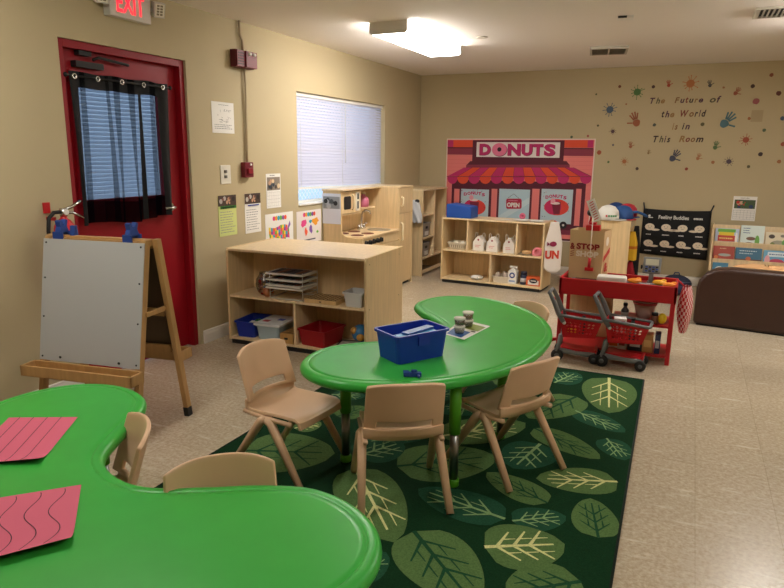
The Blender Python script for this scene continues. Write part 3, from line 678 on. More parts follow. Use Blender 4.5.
# facade body
brect(56, 250, 708, 500, MAR, 4)
for x0, x1 in ((68, 94), (250, 278), (448, 484), (662, 690)): brect(x0, 288, x1, 470, SAL, 5)
for x0, x1, c in ((102, 238, '#bcd3dc'), (288, 438, '#b9d6e2'), (494, 648, '#bcd3dc')): brect(x0, 290, x1, 458, c, 6)
brect(690, 262, 708, 470, MAR, 6)
brect(38, 478, 752, 500, '#7d2a40', 7); brect(38, 500, 752, 520, SAL, 7); brect(38, 520, 752, 536, MAR, 7); brect(38, 536, 752, 547, '#c85a64', 7)
# awning
N = 13
for i in range(N):
    t0, t1 = i/N, (i+1)/N; c = MAG if i % 2 == 0 else ORG
    xa, xb = 118+(655-118)*t0, 118+(655-118)*t1; xc, xd = 32+(742-32)*t0, 32+(742-32)*t1
    xc, xd = max(xc, 38), min(xd, 752)
    bpoly([(xa, 184), (xb, 184), (xd, 226), (xc, 226)], c, 10)
    cx, rx = (xc+xd)/2, (xd-xc)/2
    bpoly([(xc, 228), (xd, 228)] + [(cx+rx*math.cos(a), 236+28*math.sin(a)) for a in [PI*k/10 for k in range(11)]], '#8e1f4c' if False else c, 11)
    F.line(bX(xb, 184), bZ(184, xb), bX(xd, 228), bZ(228, xd), .004, M('#6d1635', .7), 12)
F.line(bX(32, 228), bZ(228, 32), bX(742, 228), bZ(228, 742), .006, M('#6d1635', .7), 13)
# sign lettering
LT = M('#c2286a', .7); SHD = M('#3c1020', .7)
for dx, mm, l in ((4, SHD, 9), (0, LT, 11)):
    for t_, x0, x1 in (('D', 194, 250), ('N', 332, 396), ('U', 400, 454), ('T', 456, 506), ('S', 510, 566)):
        F.text(t_, bX(x0, 97)+dx*.0012, bZ(126)-dx*.001, bX(x1, 97)+dx*.0012, bZ(68)-dx*.001, mm, l, bold=.06)
F.disc(bX(292, 97)+.004, bZ(97)-.004, .098, SHD, 9, 26, ry=.082)
F.disc(bX(292, 97), bZ(97), .096, M('#e87a9c', .7), 12, 26, ry=.08); F.disc(bX(292, 97), bZ(96), .027, SHD, 13, 16)
r3 = random.Random(9)
# window posters
for cx in (170, 571):
    F.disc(bX(cx, 378), bZ(378, cx), .15, M('#e0453a', .7), 8, 22, ry=.10); F.disc(bX(cx-16, 378), bZ(378, cx), .10, M('#d02d62', .7), 9, 20, ry=.095)
    bpoly([(cx-24, 352), (cx+22, 352), (cx+16, 412), (cx-14, 412)], '#7c2038', 10); F.disc(bX(cx-2), bZ(352), .058, M('#f1d9d8', .7), 11, 14, ry=.016)
    F.disc(bX(cx-14), bZ(340), .03, M('#eaa0b0', .7), 12, 12)
    for k, ch in enumerate('DONUTS'):
        a = (k-2.5)/2.5; xx = cx+a*44; yy = 318+7*abs(a)**2
        F.text(ch, bX(xx-8), bZ(yy+7), bX(xx+8), bZ(yy-9), M('#c2286a', .7), 9, bold=.05)
    for k in range(34):
        a, b = cx+(r3.random()-.5)*126, 296+r3.random()*158
        if abs(a-cx) < 52 and 310 < b < 420: continue
        an = r3.random()*3; F.line(bX(a), bZ(b), bX(a)+.016*math.cos(an), bZ(b)+.016*math.sin(an), .005, M(['#27424f', '#c2286a', '#3a3040'][k % 3], .7), 9)
    F.disc(bX(cx-10), bZ(444), .06, M('#e07a68', .7), 10, 14, ry=.03); F.disc(bX(cx+44), bZ(455), .045, DARK, 11, 16); F.disc(bX(cx+44), bZ(455), .014, M('#d9d2cc', .7), 12, 10)
bpoly([(288, 420), (438, 330), (438, 360), (288, 450)], '#cfe3ea', 7)
bpoly([(325, 342), (330, 336), (395, 336), (401, 342), (401, 380), (395, 386), (330, 386), (325, 380)], '#b82848', 9)
F.text('OPEN', bX(332), bZ(380), bX(394), bZ(357), WHITE, 10, bold=.05); F.scribble(bX(338), bZ(352), bX(388), bZ(343), M('#e8a0b0', .7), 1, 10, 3)
F.line(bX(335), bZ(336), bX(363), bZ(314), .004, SHD, 9); F.line(bX(391), bZ(336), bX(363), bZ(314), .004, SHD, 9)
tag(m.build('shop_banner'), 'pink and red donut shop front banner hung on the back wall', 'banner')

# ------------------------------------------------------------------ wall lettering and hand prints
def wall_art(name, label, cat, parts):
    pass
LB = thing('wall_lettering', 'italic lettering about the future of the world on back wall', 'wall lettering', (3.1, YB-.001, 1.6))
INKS = {'d': M('#3b2c2a', .7), 'b': M('#85603a', .7), 't': M('#957245', .7), 'r': M('#7c3c30', .7), 'p': M('#513244', .7), 'g': M('#5a5540', .7)}
words = (('The', 2.786, 2.032, 2.950, 2.097, 'pgt'), ('Future', 3.042, 2.034, 3.338, 2.096, 'bprdbp'), ('of', 3.395, 2.031, 3.513, 2.101, 'gp'), ('the', 2.922, 1.881, 3.062, 1.951, 'dpt'),
         ('World', 3.114, 1.884, 3.382, 1.957, 'rbdpd'), ('is', 3.045, 1.746, 3.109, 1.818, 'tb'), ('in', 3.146, 1.749, 3.232, 1.819, 'dp'), ('This', 2.857, 1.608, 3.046, 1.681, 'dgpd'), ('Room', 3.127, 1.612, 3.383, 1.682, 'trbd'))
for wd_, x0, z0, x1, z1, cc in words:
    m = MB(); ww = [{'m': 1.6, 'i': .55, 'W': 1.7, 'F': 1.1, 'T': 1.25, 'R': 1.3, 'r': .8, 't': .7, 'l': .5, 'f': .75, 's': .85}.get(c, 1.0) for c in wd_]
    tot = sum(ww); x = x0; F = Face(m, (0, YB-.001, 0), (1, 0, 0), (0, 0, 1))
    for c, q, k in zip(wd_, ww, cc):
        cw = (x1-x0)*q/tot; tall = c.isupper() or c in 'thldfi'
        F.text(c, x+.004, z0, x+cw-.004, z0+(z1-z0)*(1 if tall else .7), INKS[k], 1, bold=.03, shear=.25); x += cw
    child(m, 'word', LB)
DEC = """2.452,2.229,d,#6e3426,.016,small rust dot left of the green splat
2.199,2.150,d,#4d5530,.011,tiny olive dot nearest the banner top corner
2.646,2.163,s,#3d7a3e,.045,green paint splat at the upper left of the lettering
2.812,2.215,d,#3a2430,.018,dark plum dot right of the green splat
2.968,2.235,h,#b83c2c,.036,small red hand print above the word The
3.189,2.237,s,#c67443,.05,orange splat above the word Future
2.364,1.976,s,#3b5a80,.046,blue paint splat left of the large brown hand
2.538,2.033,d,#a3603c,.010,tiny orange dot between the blue and green splats
2.659,1.846,H,#a9583a,.10,large rust brown hand print left of the lettering
2.245,1.798,d,#4a4c33,.013,small olive dot below the blue splat
2.416,1.731,s,#4a2e42,.024,small purple splat below the blue splat
2.860,1.800,d,#3a4a4a,.018,dark teal dot left of the word is
2.431,1.577,d,#444a66,.012,tiny slate blue dot right of the banner corner
2.624,1.570,h,#a4583a,.036,small brown hand print under the large brown hand
2.282,1.490,d,#a8442c,.026,rust red dot beside the banner edge
2.394,1.382,d,#456b38,.013,tiny green dot beside the banner, lowest there
2.571,1.391,s,#b5673a,.028,small orange splat below the small brown hand
2.825,1.495,h,#8a6b40,.024,faint olive hand print under the word This
3.094,1.448,H,#333c5e,.085,navy blue hand print below the words This Room
2.717,1.312,d,#332022,.018,black dot lowest on the left of the navy hand
3.239,1.318,d,#8c2c26,.017,dark red dot lowest under the word Room
3.382,2.221,h,#3b4048,.036,small dark navy hand print above the word of
3.520,2.186,d,#a3704a,.012,tiny orange dot right of the small navy hand
3.647,2.134,h,#a1503a,.042,small red brown hand print at the upper right of the lettering
3.796,2.191,d,#402a2c,.020,dark dot right of the upper red brown hand
3.956,2.298,d,#8c4a38,.019,brown dot nearest the ceiling at the far right
4.045,2.112,d,#5c2626,.024,dark red dot at the far upper right
3.844,2.036,d,#a3505c,.032,pink dot above the blank taped card
3.581,1.829,H,#39718a,.11,large teal blue hand print right of the lettering
3.353,1.803,d,#565035,.020,olive dot right of the word in
3.800,1.860,d,#a8623c,.016,small orange dot right of the teal hand
4.109,1.857,d,#35517a,.022,blue dot at the far right edge
3.955,1.737,d,#46604a,.018,grey green dot below the blank taped card
3.794,1.637,s,#a8432f,.036,red splat below and right of the teal hand
3.506,1.567,h,#446e44,.044,green hand print right of the word Room
4.146,1.593,d,#a84a38,.022,orange red dot at the far right below blue dot
3.949,1.487,d,#2e2028,.022,black dot above the calendar
3.346,1.445,h,#b06d48,.036,pale orange hand print under the word Room
3.499,1.396,d,#a9683f,.018,small orange dot right of the pale orange hand
3.655,1.406,s,#3d3450,.030,purple navy splat above the feelings chart corner
4.131,1.413,d,#a8643c,.020,orange dot lowest at the far right
3.851,1.355,d,#4c4a34,.016,olive dot lowest above the calendar
1.951,1.668,d,#3f5a48,.016,small green dot just above the banner top
2.140,1.679,d,#a3444c,.014,tiny pink dot above the banner top right corner"""
for k, ln in enumerate(DEC.split('\n')):
    x, z, ty, c, s, lb = ln.split(',', 5); x, z, s = float(x), float(z), float(s)
    c = '#' + ''.join('%02x' % int(.74*int(c[q:q+2], 16)+.26*g_) for q, g_ in ((1, 138), (3, 118), (5, 90))); mt = M(c, .75)
    m = MB(); F = Face(m, (x, YB-.001, z), (1, 0, 0), (0, 0, 1), .0004); rr = random.Random(k)
    if ty == 'd':
        F.poly([(s*(.9+.2*rr.random())*math.cos(a), s*(.9+.2*rr.random())*math.sin(a)) for a in [2*PI*i/14 for i in range(14)]], mt, 1); nm = 'paint_dot'
    elif ty == 's':
        F.disc(0, 0, s*.85, mt, 1, 16)
        for i in range(10):
            a = 2*PI*i/10+rr.random()*.4; q = s*(1.25+.5*rr.random())
            F.line(s*.7*math.cos(a), s*.7*math.sin(a), q*math.cos(a), q*math.sin(a), s*.13, mt, 1+i % 2); F.disc(q*math.cos(a), q*math.sin(a), s*.13, mt, 3, 8)
        F.disc(-s*.1, s*.1, s*.35, M(c, .5, key='b') if 0 else mt, 4, 10); nm = 'paint_splat'
    else:
        s *= 1.2 if ty == 'h' else .95
        tilt = {8: -.35, 18: .55, 28: .6}.get(k, rr.random()-.4)
        ca, sa = math.cos(tilt), -math.sin(tilt)
        def RT(a, b): return (a*ca-b*sa, a*sa+b*ca)
        F.poly([(RT(s*.42*math.cos(q)*(1+.1*math.sin(3*q)), s*.42*math.sin(q)-.25*s)) for q in [2*PI*i/18 for i in range(18)]], mt, 1)
        sg = -1 if k == 8 else 1
        for i, (an, L_) in enumerate(((-.38, .95), (-.12, 1.15), (.14, 1.15), (.42, 1.0), (1.25, .8))):
            dx, dz = math.sin(an)*sg, math.cos(an)
            a0 = RT(dx*s*.52, dz*s*.52-.25*s); a1 = RT(dx*s*(.35+L_*.8), dz*s*(.35+L_*.8)-.25*s)
            F.line(*a0, *a1, s*.16, mt, 2+i); F.disc(*a1, s*.10, mt, 2+i, 8); F.disc(*a0, s*.08, mt, 2+i, 8)
        nm = 'hand_print'
    tag(m.build(nm), lb, {'d': 'wall dot', 's': 'paint splat'}.get(ty, 'hand print'), 'painted prints around the wall lettering')
tag(MB().box(3.815, 3.925, YB-.003, YB-.001, 1.825, 1.945, M('#ad9a78', .6)).build('blank_card'), 'blank tan card taped to the wall right of teal hand print', 'card')

# feelings chart
t = thing('feelings_chart', 'black fabric feelings chart with faces hanging on the back wall', 'wall chart', (3.19, YB-.01, .3))
zt = lambda a: .862-.012*math.sin(a*PI)*1.0
m = MB().grid(lambda a, b: (2.83+.715*a+.012*(1-b)*(.5-a)*0, YB-.012-.004*math.sin(a*9), .305+(.03*(1-a))+(zt(a)-.305-.03*(1-a))*b), 24, 8, M('#101114', .85)); child(m, 'chart_cloth', t, solid=.003)
m = MB(); F = Face(m, (2.83, YB-.019, .30), (1, 0, 0), (0, 0, 1))
CR = M('#e8d9c2', .7); WT = M('#e6e4de', .7)
F.text('Feeling Buddies', .17, .435, .49, .492, WT, 1, bold=.02); F.scribble(.54, .45, .64, .48, WT, 1, 1, 3, .7); F.disc(.07, .48, .014, WT, 1, 8); F.rect(.06, .455, .11, .465, WT, 1)
for j, zc in enumerate((.34, .15)):
    for i in range(4):
        cx = .085+.175*i; side_ = 1 if (i < 2) != (j == 1 and i > 1) else -1
        if i == 3 and j == 0: side_ = -1
        F.disc(cx, zc+.012, .052, CR, 1, 18, ry=.040)
        F.disc(cx+side_*.06, zc-.018, .05, CR, 2, 12, ry=.013)
        for e_ in (-.016, .016): F.disc(cx+e_, zc+.02, .0045, DARK, 3, 6)
        F.rect(cx-.014, zc-.002, cx+.014, zc+.001, DARK, 3)
        F.scribble(cx-.035, zc-.085, cx+.045, zc-.065, WT, 1, 1, i+4*j, .6)
child(m, 'chart_print', t)
child(MB().tube([(2.84, YB-.012, .855), (2.825, YB-.01, .93)], .008, M('#2a2d36', .8)).tube([(3.535, YB-.012, .855), (3.56, YB-.01, .925)], .008, M('#2a2d36', .8)), 'hanging_tie', t)
m = MB().box(3.745, 3.975, YB-.004, YB-.002, .77, 1.035, PAPER); F = Face(m, (3.745, YB-.0045, .77), (1, 0, 0), (0, 0, 1)); w, h = .23, .265
photo(F, w*.06, h*.5, w*.94, h*.86, ['#4a5a3c', '#c03a30', '#2c3e66', '#d0a88a', '#3a6a3a'], 12); F.scribble(w*.3, h*.9, w*.7, h*.96, INK, 1, 1, 3)
for k in range(5): F.line(w*.06, h*(.06+.09*k), w*.94, h*(.06+.09*k), .0015, INKL, 1)
for k in range(7): F.line(w*(.06+.147*k), h*.06, w*(.06+.147*k), h*.44, .0015, INKL, 1)
tag(m.build('wall_calendar'), 'white calendar with a dark photo above the book display', 'calendar')

# ------------------------------------------------------------------ donut shelf
DS = (.757, 6.938, 0); drz = rad(-3.95); DT = TR(*DS, rz=drz)
t = thing('low_bookcase', 'low maple shelf with compartments in front of the donut banner', 'shelf', DS, drz)
shelf_unit(t, 1.192, .752, .37, [(.385, .018, 1.174)], [(.315, .385, .73), (.888, .385, .73), (.60, .053, .367)], .352)
# on top
m = MB().prism([(-.15, 0), (.15, 0), (.15, .09), (.14, .13), (-.12, .155), (-.15, .15)], -.11, .11, M('#1c50a8', .5), 'y')
put(m, 'blue_box', 'blue lidded box on top of the donut shelf, left end', 'box', DT, .20, .12, .749, bevel=.006)
for x, y, lb, k in ((.90, .12, 'white paper plate on the donut shelf top, left one', 0), (1.06, .13, 'white paper plate on the donut shelf top, right one', 1)):
    put(MB().lathe([(.055, 0), (.09, .012), (.093, .012), (.06, .002), (.001, .002)], WHITE, n=28), 'paper_plate', lb, 'plate', DT, x, y, .749, 0, 'plates on the donut shelf')
m = MB()
for k in range(24):
    pass
ringp = [( .042+.018*math.cos(a), .018*math.sin(a)) for a in [2*PI*i/10 for i in range(11)]]
put(MB().lathe([(a*.6, b*.6) for a, b in ringp], M('#d86a8a', .5), T=TR(0, 0, .036, rx=PI/2)), 'toy_donut', 'pink toy donut standing beside the plates', 'toy food', DT, .86, .27, .750)
for x0, lb in ((.60, 'white plastic fork lying left of the plates'), (.72, 'white plastic fork lying nearest the pink toy donut')):
    m = MB().box(-.07, .04, -.004, .004, 0, .003, WHITE).box(.04, .055, -.011, .011, 0, .003, WHITE)
    for q in (-.01, -.003, .004): m.box(.055, .085, q, q+.004, 0, .003, WHITE)
    put(m, 'plastic_fork', lb, 'fork', DT, x0+.06, .15, .749, .3, 'forks on the donut shelf')
# upper compartments
t = place('basket', 'white plastic basket in the upper left compartment', 'basket', DT, .165, .16, .386)
m = bin_mb(.22, .2, .075, M('#ded6c4', .5), .9)
m.build('basket_body', t); m = MB()
for i in range(8): m.box(-.09+i*.026, -.078+i*.026, -.107, -.1045, .02, .05, M('#a89c84', .6))
m.build('slots', t)
for k, (x, y) in enumerate(((-.05, 0), (.03, .03), (.05, -.03))):
    put(MB().ball(.03, M(['#e9e1cd', '#d8c8a8', '#f0ece2'][k], .5), TR(0, 0, .03), n=10), 'toy_egg', ['cream', 'tan', 'white'][k]+' toy egg in the white upper basket', 'toy food', DT, .165+x, .16+y, .386+.03, 0, 'eggs in the basket')
def gable(lbl, x, k):
    t = place('gable_box', lbl, 'box', DT, x, .14, .386, .02*k, 'white gable boxes on the donut shelf')
    GB = M('#e6e2dc', .6)
    MB().prism([(-.065, 0), (.065, 0), (.065, .1), (.012, .165), (-.012, .165), (-.065, .1)], -.055, .055, GB, 'y').build('carton', t, bevel=.002)
    MB().tube([(-.055, .0, .115), (-.058, 0, .185), (-.045, 0, .2), (-.03, 0, .185), (-.028, 0, .15)], .004, GB).tube([(.055, .0, .115), (.058, 0, .185), (.045, 0, .2), (.03, 0, .185), (.028, 0, .15)], .004, GB).build('handle', t)
    m = MB(); F = Face(m, (-.065, -.0555, 0), (1, 0, 0), (0, 0, 1)); F.disc(.065, .125, .011, M('#8c1f3a', .6), 1, 12); F.scribble(.03, .035, .10, .07, M('#d05a6a', .6), 2, 1, k)
    m.build('printed_mark', t)
gable('white gable box, leftmost of the three on the donut shelf', .42, 1); gable('white gable box, middle one of three on the donut shelf', .585, -1); gable('white gable box, right one of three on the donut shelf', .78, 0)
put(MB().lathe([(.05, 0), (.085, .012), (.088, .012), (.055, .002), (.001, .002)], WHITE, n=24), 'paper_plate', 'white paper plate in the upper right compartment', 'plate', DT, .98, .12, .386)
put(MB().lathe(ringp, M('#e07a86', .5), T=TR(0, 0, .03, rx=PI/2-.5)), 'toy_donut', 'pink toy donut in the upper right compartment', 'toy food', DT, 1.10, .10, .39)
put(MB().lathe(ringp, M('#c9a06c', .5), T=TR(0, 0, .02)), 'toy_donut', 'tan toy donut lying on the plate in upper right compartment', 'toy food', DT, .98, .12, .391)
# lower
m = MB(); rr = random.Random(4)
def cr(a, b):
    q = 2*PI*a; s_ = .05*math.sin(PI*min(max(b, .02), .98))*(1+.35*math.sin(5*q+b*7)+.2*math.sin(9*q)); return (s_*math.cos(q)*1.2, s_*math.sin(q), .045*(1-math.cos(PI*b))/2*1.1)
put(MB().grid(cr, 30, 10, WHITE), 'paper_napkin', 'crumpled white napkin in the lower left compartment', 'napkin', DT, .42, .10, .054)
t = place('basket', 'white plastic basket of jars in the lower right compartment', 'basket', DT, .715, .15, .054)
bin_mb(.2, .2, .07, M('#d9d0c0', .5), .92).build('basket_body', t)
for k, (x, y) in enumerate(((-.05, -.04), (.0, .03), (.055, .0), (.04, -.06))):
    put(MB().lathe([(.026, 0), (.026, .08), (.02, .085), (.02, .1), (.001, .1)], M(['#b5a596', '#c9b8a6', '#a8978a', '#c4b4a8'][k], .4)), 'toy_jar', 'beige toy jar standing in the lower basket, '+['front left', 'rear middle', 'right', 'front right'][k]+' one', 'jar', DT, .715+x, .15+y, .062, 0, 'jars in the lower basket')
t = place('milk_carton', 'white toy milk carton with blue round mark', 'carton', DT, .845, .10, .054)
MB().prism([(-.045, 0), (.045, 0), (.045, .14), (.0, .18), (-.045, .14)], -.045, .045, WHITE, 'y').box(-.045, .045, -.004, .004, .17, .195, WHITE).build('carton_body', t)
m = MB(); F = Face(m, (-.045, -.0455, 0), (1, 0, 0), (0, 0, 1)); F.disc(.045, .095, .032, M('#1c3c8c', .5), 1, 18); F.disc(.045, .095, .018, WHITE, 2, 14); F.rect(.01, .02, .08, .04, M('#8aa0c8', .5), 1); m.build('printed_mark', t)
t = place('toy_bottle', 'dark blue capped bottle in lower right compartment', 'bottle', DT, .965, .10, .054)
MB().lathe([(.036, 0), (.038, .01), (.038, .10), (.03, .11)], M('#28304c', .35)).build('bottle_body', t); MB().cyl(.033, .11, .145, M('#141c3c', .4)).build('cap', t); MB().lathe([(.0385, .03), (.0386, .03), (.0386, .075), (.0385, .075)], M('#c9c9cc', .5)).build('wrap_label', t)
m = MB().box(-.08, .08, -.05, .05, 0, .095, M('#d8612f', .5)); F = Face(m, (-.08, -.0505, 0), (1, 0, 0), (0, 0, 1)); F.rect(.02, .012, .14, .06, WHITE, 1); F.disc(.08, .055, .045, M('#1c2430', .5), 2, 18, ry=.026); F.rect(.05, .05, .11, .06, WHITE, 3)
put(m, 'tea_box', 'orange and white toy food box in lower right compartment', 'box', DT, 1.085, .11, .054)
# hanging towel
m = MB(); TW = M('#e8e0da', .8)
def tw(a, b):
    sp_ = .45+.55*min(1, b*2.2); q = .5+(a-.5)*sp_
    return (1.200+.16*q+.006*math.sin(a*9+b*2)*b, .010+.11*q, .765-(.50+.05*math.sin(a*2.8))*b)
o = MB().grid(tw, 20, 20, TW)
t = place('printed_towel', 'white towel with red and orange print hanging on donut shelf side', 'towel', DT, 0, 0, 0)
o.build('cloth', t, solid=.003)
m = MB(); F = Face(m, (1.205, .004, .24), (.13, .10, 0), (0, 0, 1), .004)
F.text('UN', .005, .13, .16, .22, M('#d0402c', .7), 1, bold=.05); F.disc(.09, .29, .04, M('#8c1f48', .7), 1, 12, ry=.028); F.poly([(.05, .29), (.02, .315), (.02, .265)], M('#8c1f48', .7), 2); m.build('print', t)

# ------------------------------------------------------------------ toy checkout register
RX0, RX1, RY0, RY1 = 2.490, 3.295, 4.79, 5.17
t = thing('toy_checkout', 'red toy checkout counter behind the shopping carts', 'play counter', ((RX0+RX1)/2, (RY0+RY1)/2, 0))
RC = M('#b3101c', .4); RD = M('#8f0d17', .45)
kb(MB().box(RX0, RX1, RY0, RY0+.02, .447, .568, RC).box(RX0, RX1, RY1-.02, RY1, .447, .568, RC).box(RX0, RX0+.02, RY0, RY1, .447, .568, RC).box(RX1-.02, RX1, RY0, RY1, .447, .568, RC), 'counter_rim', t, bevel=.004)
kb(MB().box(RX0+.02, RX1-.02, RY0+.02, RY1-.02, .50, .535, RD), 'counter_top', t)
kb(MB().box(RX0+.06, RX0+.36, RY0+.05, RY1-.16, .535, .541, M('#77777a', .5)).box(RX0+.09, RX0+.33, RY0+.07, RY1-.19, .541, .545, DARK), 'conveyor_belt', t)
kb(MB().box(RX0+.38, RX1-.06, RY0+.04, RY1-.16, .535, .543, M('#96969a', .5)), 'bagging_plate', t)
for x in (RX0+.005, RX1-.035):
    for y in (RY0+.0, RY1-.03): kb(MB().prism([(x, 0), (x+.03, 0), (x+.03, .462), (x, .462)], y, y+.03, RC, 'y'), 'leg', t, bevel=.003)
kb(MB().box(RX0+.035, RX0+.36, RY1-.04, RY1-.028, .05, .462, MAPLE), 'wood_panel', t)
kb(MB().box(RX0+.035, RX1-.035, RY0+.02, RY1-.03, .045, .062, RC), 'bottom_shelf', t)
kb(MB().box(RX0+.38, RX1-.035, RY0+.02, RY1-.03, .265, .28, RC), 'middle_shelf', t)
kb(MB().tube([(RX0+.02, RY0+.1, .08), (RX0-.04, RY0-.02, .085)], .014, RC).tube([(RX0+.02, RY0+.05, .40), (RX0-.05, RY0, .405)], .012, RC), 'side_hook', t)
# display
t = thing('register_display', 'grey toy cash register keypad on a post, on the red counter', 'cash register', (3.105, 5.08, .535))
SG = M('#7c8082', .5)
MB().cyl(.028, 0, .012, SG).tube([(0, 0, 0), (0, 0, .08)], .018, SG).build('post', t)
T = TR(0, 0, .128, rx=rad(-18))
MB().box(-.062, .062, -.018, .018, -.06, .06, SG, T).box(-.078, -.064, -.01, .01, -.03, .0, DARK, T).build('case', t, bevel=.006)
MB().box(-.045, .045, -.0195, -.018, .0, .045, M('#c8c8b4', .4), T).build('screen', t)
m = MB()
for i in range(4):
    for j in range(3): m.box(-.045+i*.024, -.027+i*.024, -.021, -.018, -.05+j*.015, -.04+j*.015, DARK if (i+j) % 2 else M('#2a4a9a', .5), T)
m.build('keypad', t)
put(MB().prism([(-.10, 0), (.10, 0), (.105, .02), (.10, .045), (-.10, .045), (-.105, .02)], -.06, .06, M('#dcd8d0', .5), 'y'), 'foam_box', 'white foam takeout box on the red checkout counter', 'box', I4, 2.845, 4.93, .5435, .05, bevel=.01)
OR = M('#e8881c', .5); YE = M('#e8a81c', .5)
for x, y, mt, s, lb in ((3.00, 4.96, OR, 1.0, 'orange toy food piece left of the register display'), (3.17, 4.97, YE, 1.0, 'yellow toy food piece right of the display post'), (3.24, 4.90, OR, .8, 'orange toy food piece at the right end of counter')):
    put(MB().ball(.05, mt, TR(0, 0, .018), sz=.36, sy=.6, n=16).ball(.02, mt, TR(.03, .01, .03), sz=.6), 'toy_food', lb, 'toy food', I4, x, y, .5435, .2, 'toy food on the checkout counter')
# paper bag
t = thing('paper_bag', 'brown paper grocery bag with red and white print behind counter', 'paper bag', (2.642, 5.03, .5355), rz=-.16)
KR = M('#cfae82', .8, noise=(6, .06))
W2, D2, HB = .126, .10, .37
m = MB()
def wl(p): m.add(p, [(0, 1, 2, 3)], KR)
b0 = [(-W2+.006, -.04), (W2, -.04), (W2, .135), (-W2+.006, .135)]; tp = [(-W2-.0, -.045), (W2+.006, -.045), (W2+.008, .14), (-W2, .14)]
for i in range(4):
    j = (i+1) % 4; wl([(*b0[i], 0), (*b0[j], 0), (*tp[j], HB), (*tp[i], HB)])
m.add([(*p, 0) for p in b0], [(0, 1, 2, 3)], KR)
m.build('bag_body', t, solid=.0015)
m = MB(); F = Face(m, (-W2, -.0465, 0), (1, 0, 0), (0, 0, 1), .0008)
F.text('STOP', .055, .225, .23, .272, M('#8c2420', .8), 1, bold=.05); F.text('&', .008, .22, .045, .27, M('#8c2420', .8), 1, bold=.04); F.text('SHOP', .055, .17, .225, .215, M('#e8ddcc', .8), 1, bold=.05)
for q in range(3): F.line(.012, .17+.016*q, .04, .178+.016*q, .005, M('#8c2420', .8), 1)
m.build('front_print', t)
m = MB(); F = Face(m, (W2+.0085, -.045, 0), (0, 1, 0), (0, 0, 1), .0008)
F.poly([(.01, .14), (.16, .20), (.16, .24), (.01, .18)], M('#b8342c', .8), 1); F.text('&', .04, .06, .13, .13, M('#b8342c', .8), 1, bold=.04); F.disc(.08, .29, .035, M('#e8ddcc', .8), 1, 12); F.rect(.02, .02, .14, .035, M('#b8342c', .8), 1)
m.build('side_print', t)
t = thing('toy_scanner', 'red toy scanner with price card, hooked over the paper bag', 'toy', (2.675, 5.02, .905))
m = MB().box(-.05, .05, -.04, .04, 0, .04, RED).box(-.03, .02, -.03, .03, .045, .062, RED); m.build('scanner_base', t, bevel=.004)
MB().tube([(-.03, 0, .05), (-.02, -.01, .10), (.01, 0, .12)], .009, RED).ball(.025, DARK, TR(-.03, .0, .13)).build('scanner_neck', t)
T = TR(0, -.045, .15, ry=rad(-22))
m = MB().box(-.03, .03, -.002, .002, -.08, .085, WHITE, T); F = Face(m, T @ Vector((-.03, -.0025, -.08)), T.to_3x3() @ Vector((1, 0, 0)), T.to_3x3() @ Vector((0, 0, 1)))
for q in range(8): F.line(.012+.004*(q % 2), .015+q*.018, .045, .022+q*.018, .006, M('#c2283a', .6), 1)
m.build('price_card', t)
MB().tube([(.0, -.065, .10), (.0, -.073, -.06), (-.0, -.075, -.22)], .003, M('#e2dcd2', .5)).build('cord', t)
MB().tube([(.0, -.077, -.20), (-.002, -.077, -.27)], .012, RED).box(-.03, .03, -.09, -.065, -.295, -.27, RED).build('hand_piece', t)
# items below
t = thing('storage_tub', 'white tub with pink band on the middle shelf of red counter', 'tub', (3.085, 5.03, .2805))
MB().lathe([(.055, 0), (.075, .08), (.085, .125), (.09, .128), (.083, .128), (.072, .08), (.05, .006)], M('#d9c3b6', .5), n=24).build('tub_body', t); MB().lathe([(.0835, .10), (.088, .118), (.0862, .12), (.0825, .102)], M('#c24a50', .5), n=24).build('pink_band', t)
m = MB().lathe([(.024, 0), (.026, .01), (.026, .075), (.012, .095), (.012, .105)], M('#2c2224', .35)).cyl(.015, .105, .125, BLACK); m.lathe([(.0265, .02), (.0266, .02), (.0266, .06), (.0265, .06)], M('#9a948c', .6))
put(m, 'sauce_bottle', 'dark sauce bottle on the middle shelf of red counter', 'bottle', I4, 2.96, 4.88, .2805)
m = MB().lathe([(.024, 0), (.026, .01), (.026, .055), (.02, .06)], M('#6a3a22', .4)).cyl(.022, .06, .08, BLACK)
put(m, 'spice_jar', 'brown jar with black lid beside the toy lemon', 'jar', I4, 3.165, 4.86, .2805)
put(MB().ball(.03, M('#e8c81c', .5), TR(0, 0, .04), sz=1.3, n=14), 'toy_lemon', 'yellow toy lemon at the right end of the middle shelf', 'toy food', I4, 3.215, 4.87, .2805)
for x, s, c, c2, lb in ((3.05, (.05, .05, .10), '#20242e', '#d8d8d8', 'black food box on the bottom shelf of red counter'), (3.135, (.035, .05, .13), '#c09058', '#e0b878', 'tan food box on the bottom shelf of red counter'), (3.20, (.018, .06, .14), '#1c2a5c', '#c8ccd8', 'navy box standing next to the tan food box'), (2.96, (.03, .05, .09), '#e0dcd2', '#9a3a30', 'white food box at the left of the bottom shelf')):
    m = MB().box(-s[0], s[0], -s[1], s[1], 0, s[2], M(c, .5)).box(-s[0]*.7, s[0]*.7, -s[1]-.001, -s[1], s[2]*.3, s[2]*.7, M(c2, .5))
    put(m, 'food_box', lb, 'box', I4, x, 4.90, .0625, 0, 'toy food boxes under the counter')
put(MB().box(-.035, .035, -.03, .03, 0, .012, WHITE).box(-.03, .03, -.025, .025, .012, .05, M('#d8781c', .5)), 'food_box', 'orange and yellow toy package behind the right cart', 'box', I4, 2.90, 4.90, .0625+.22-.22, 0)
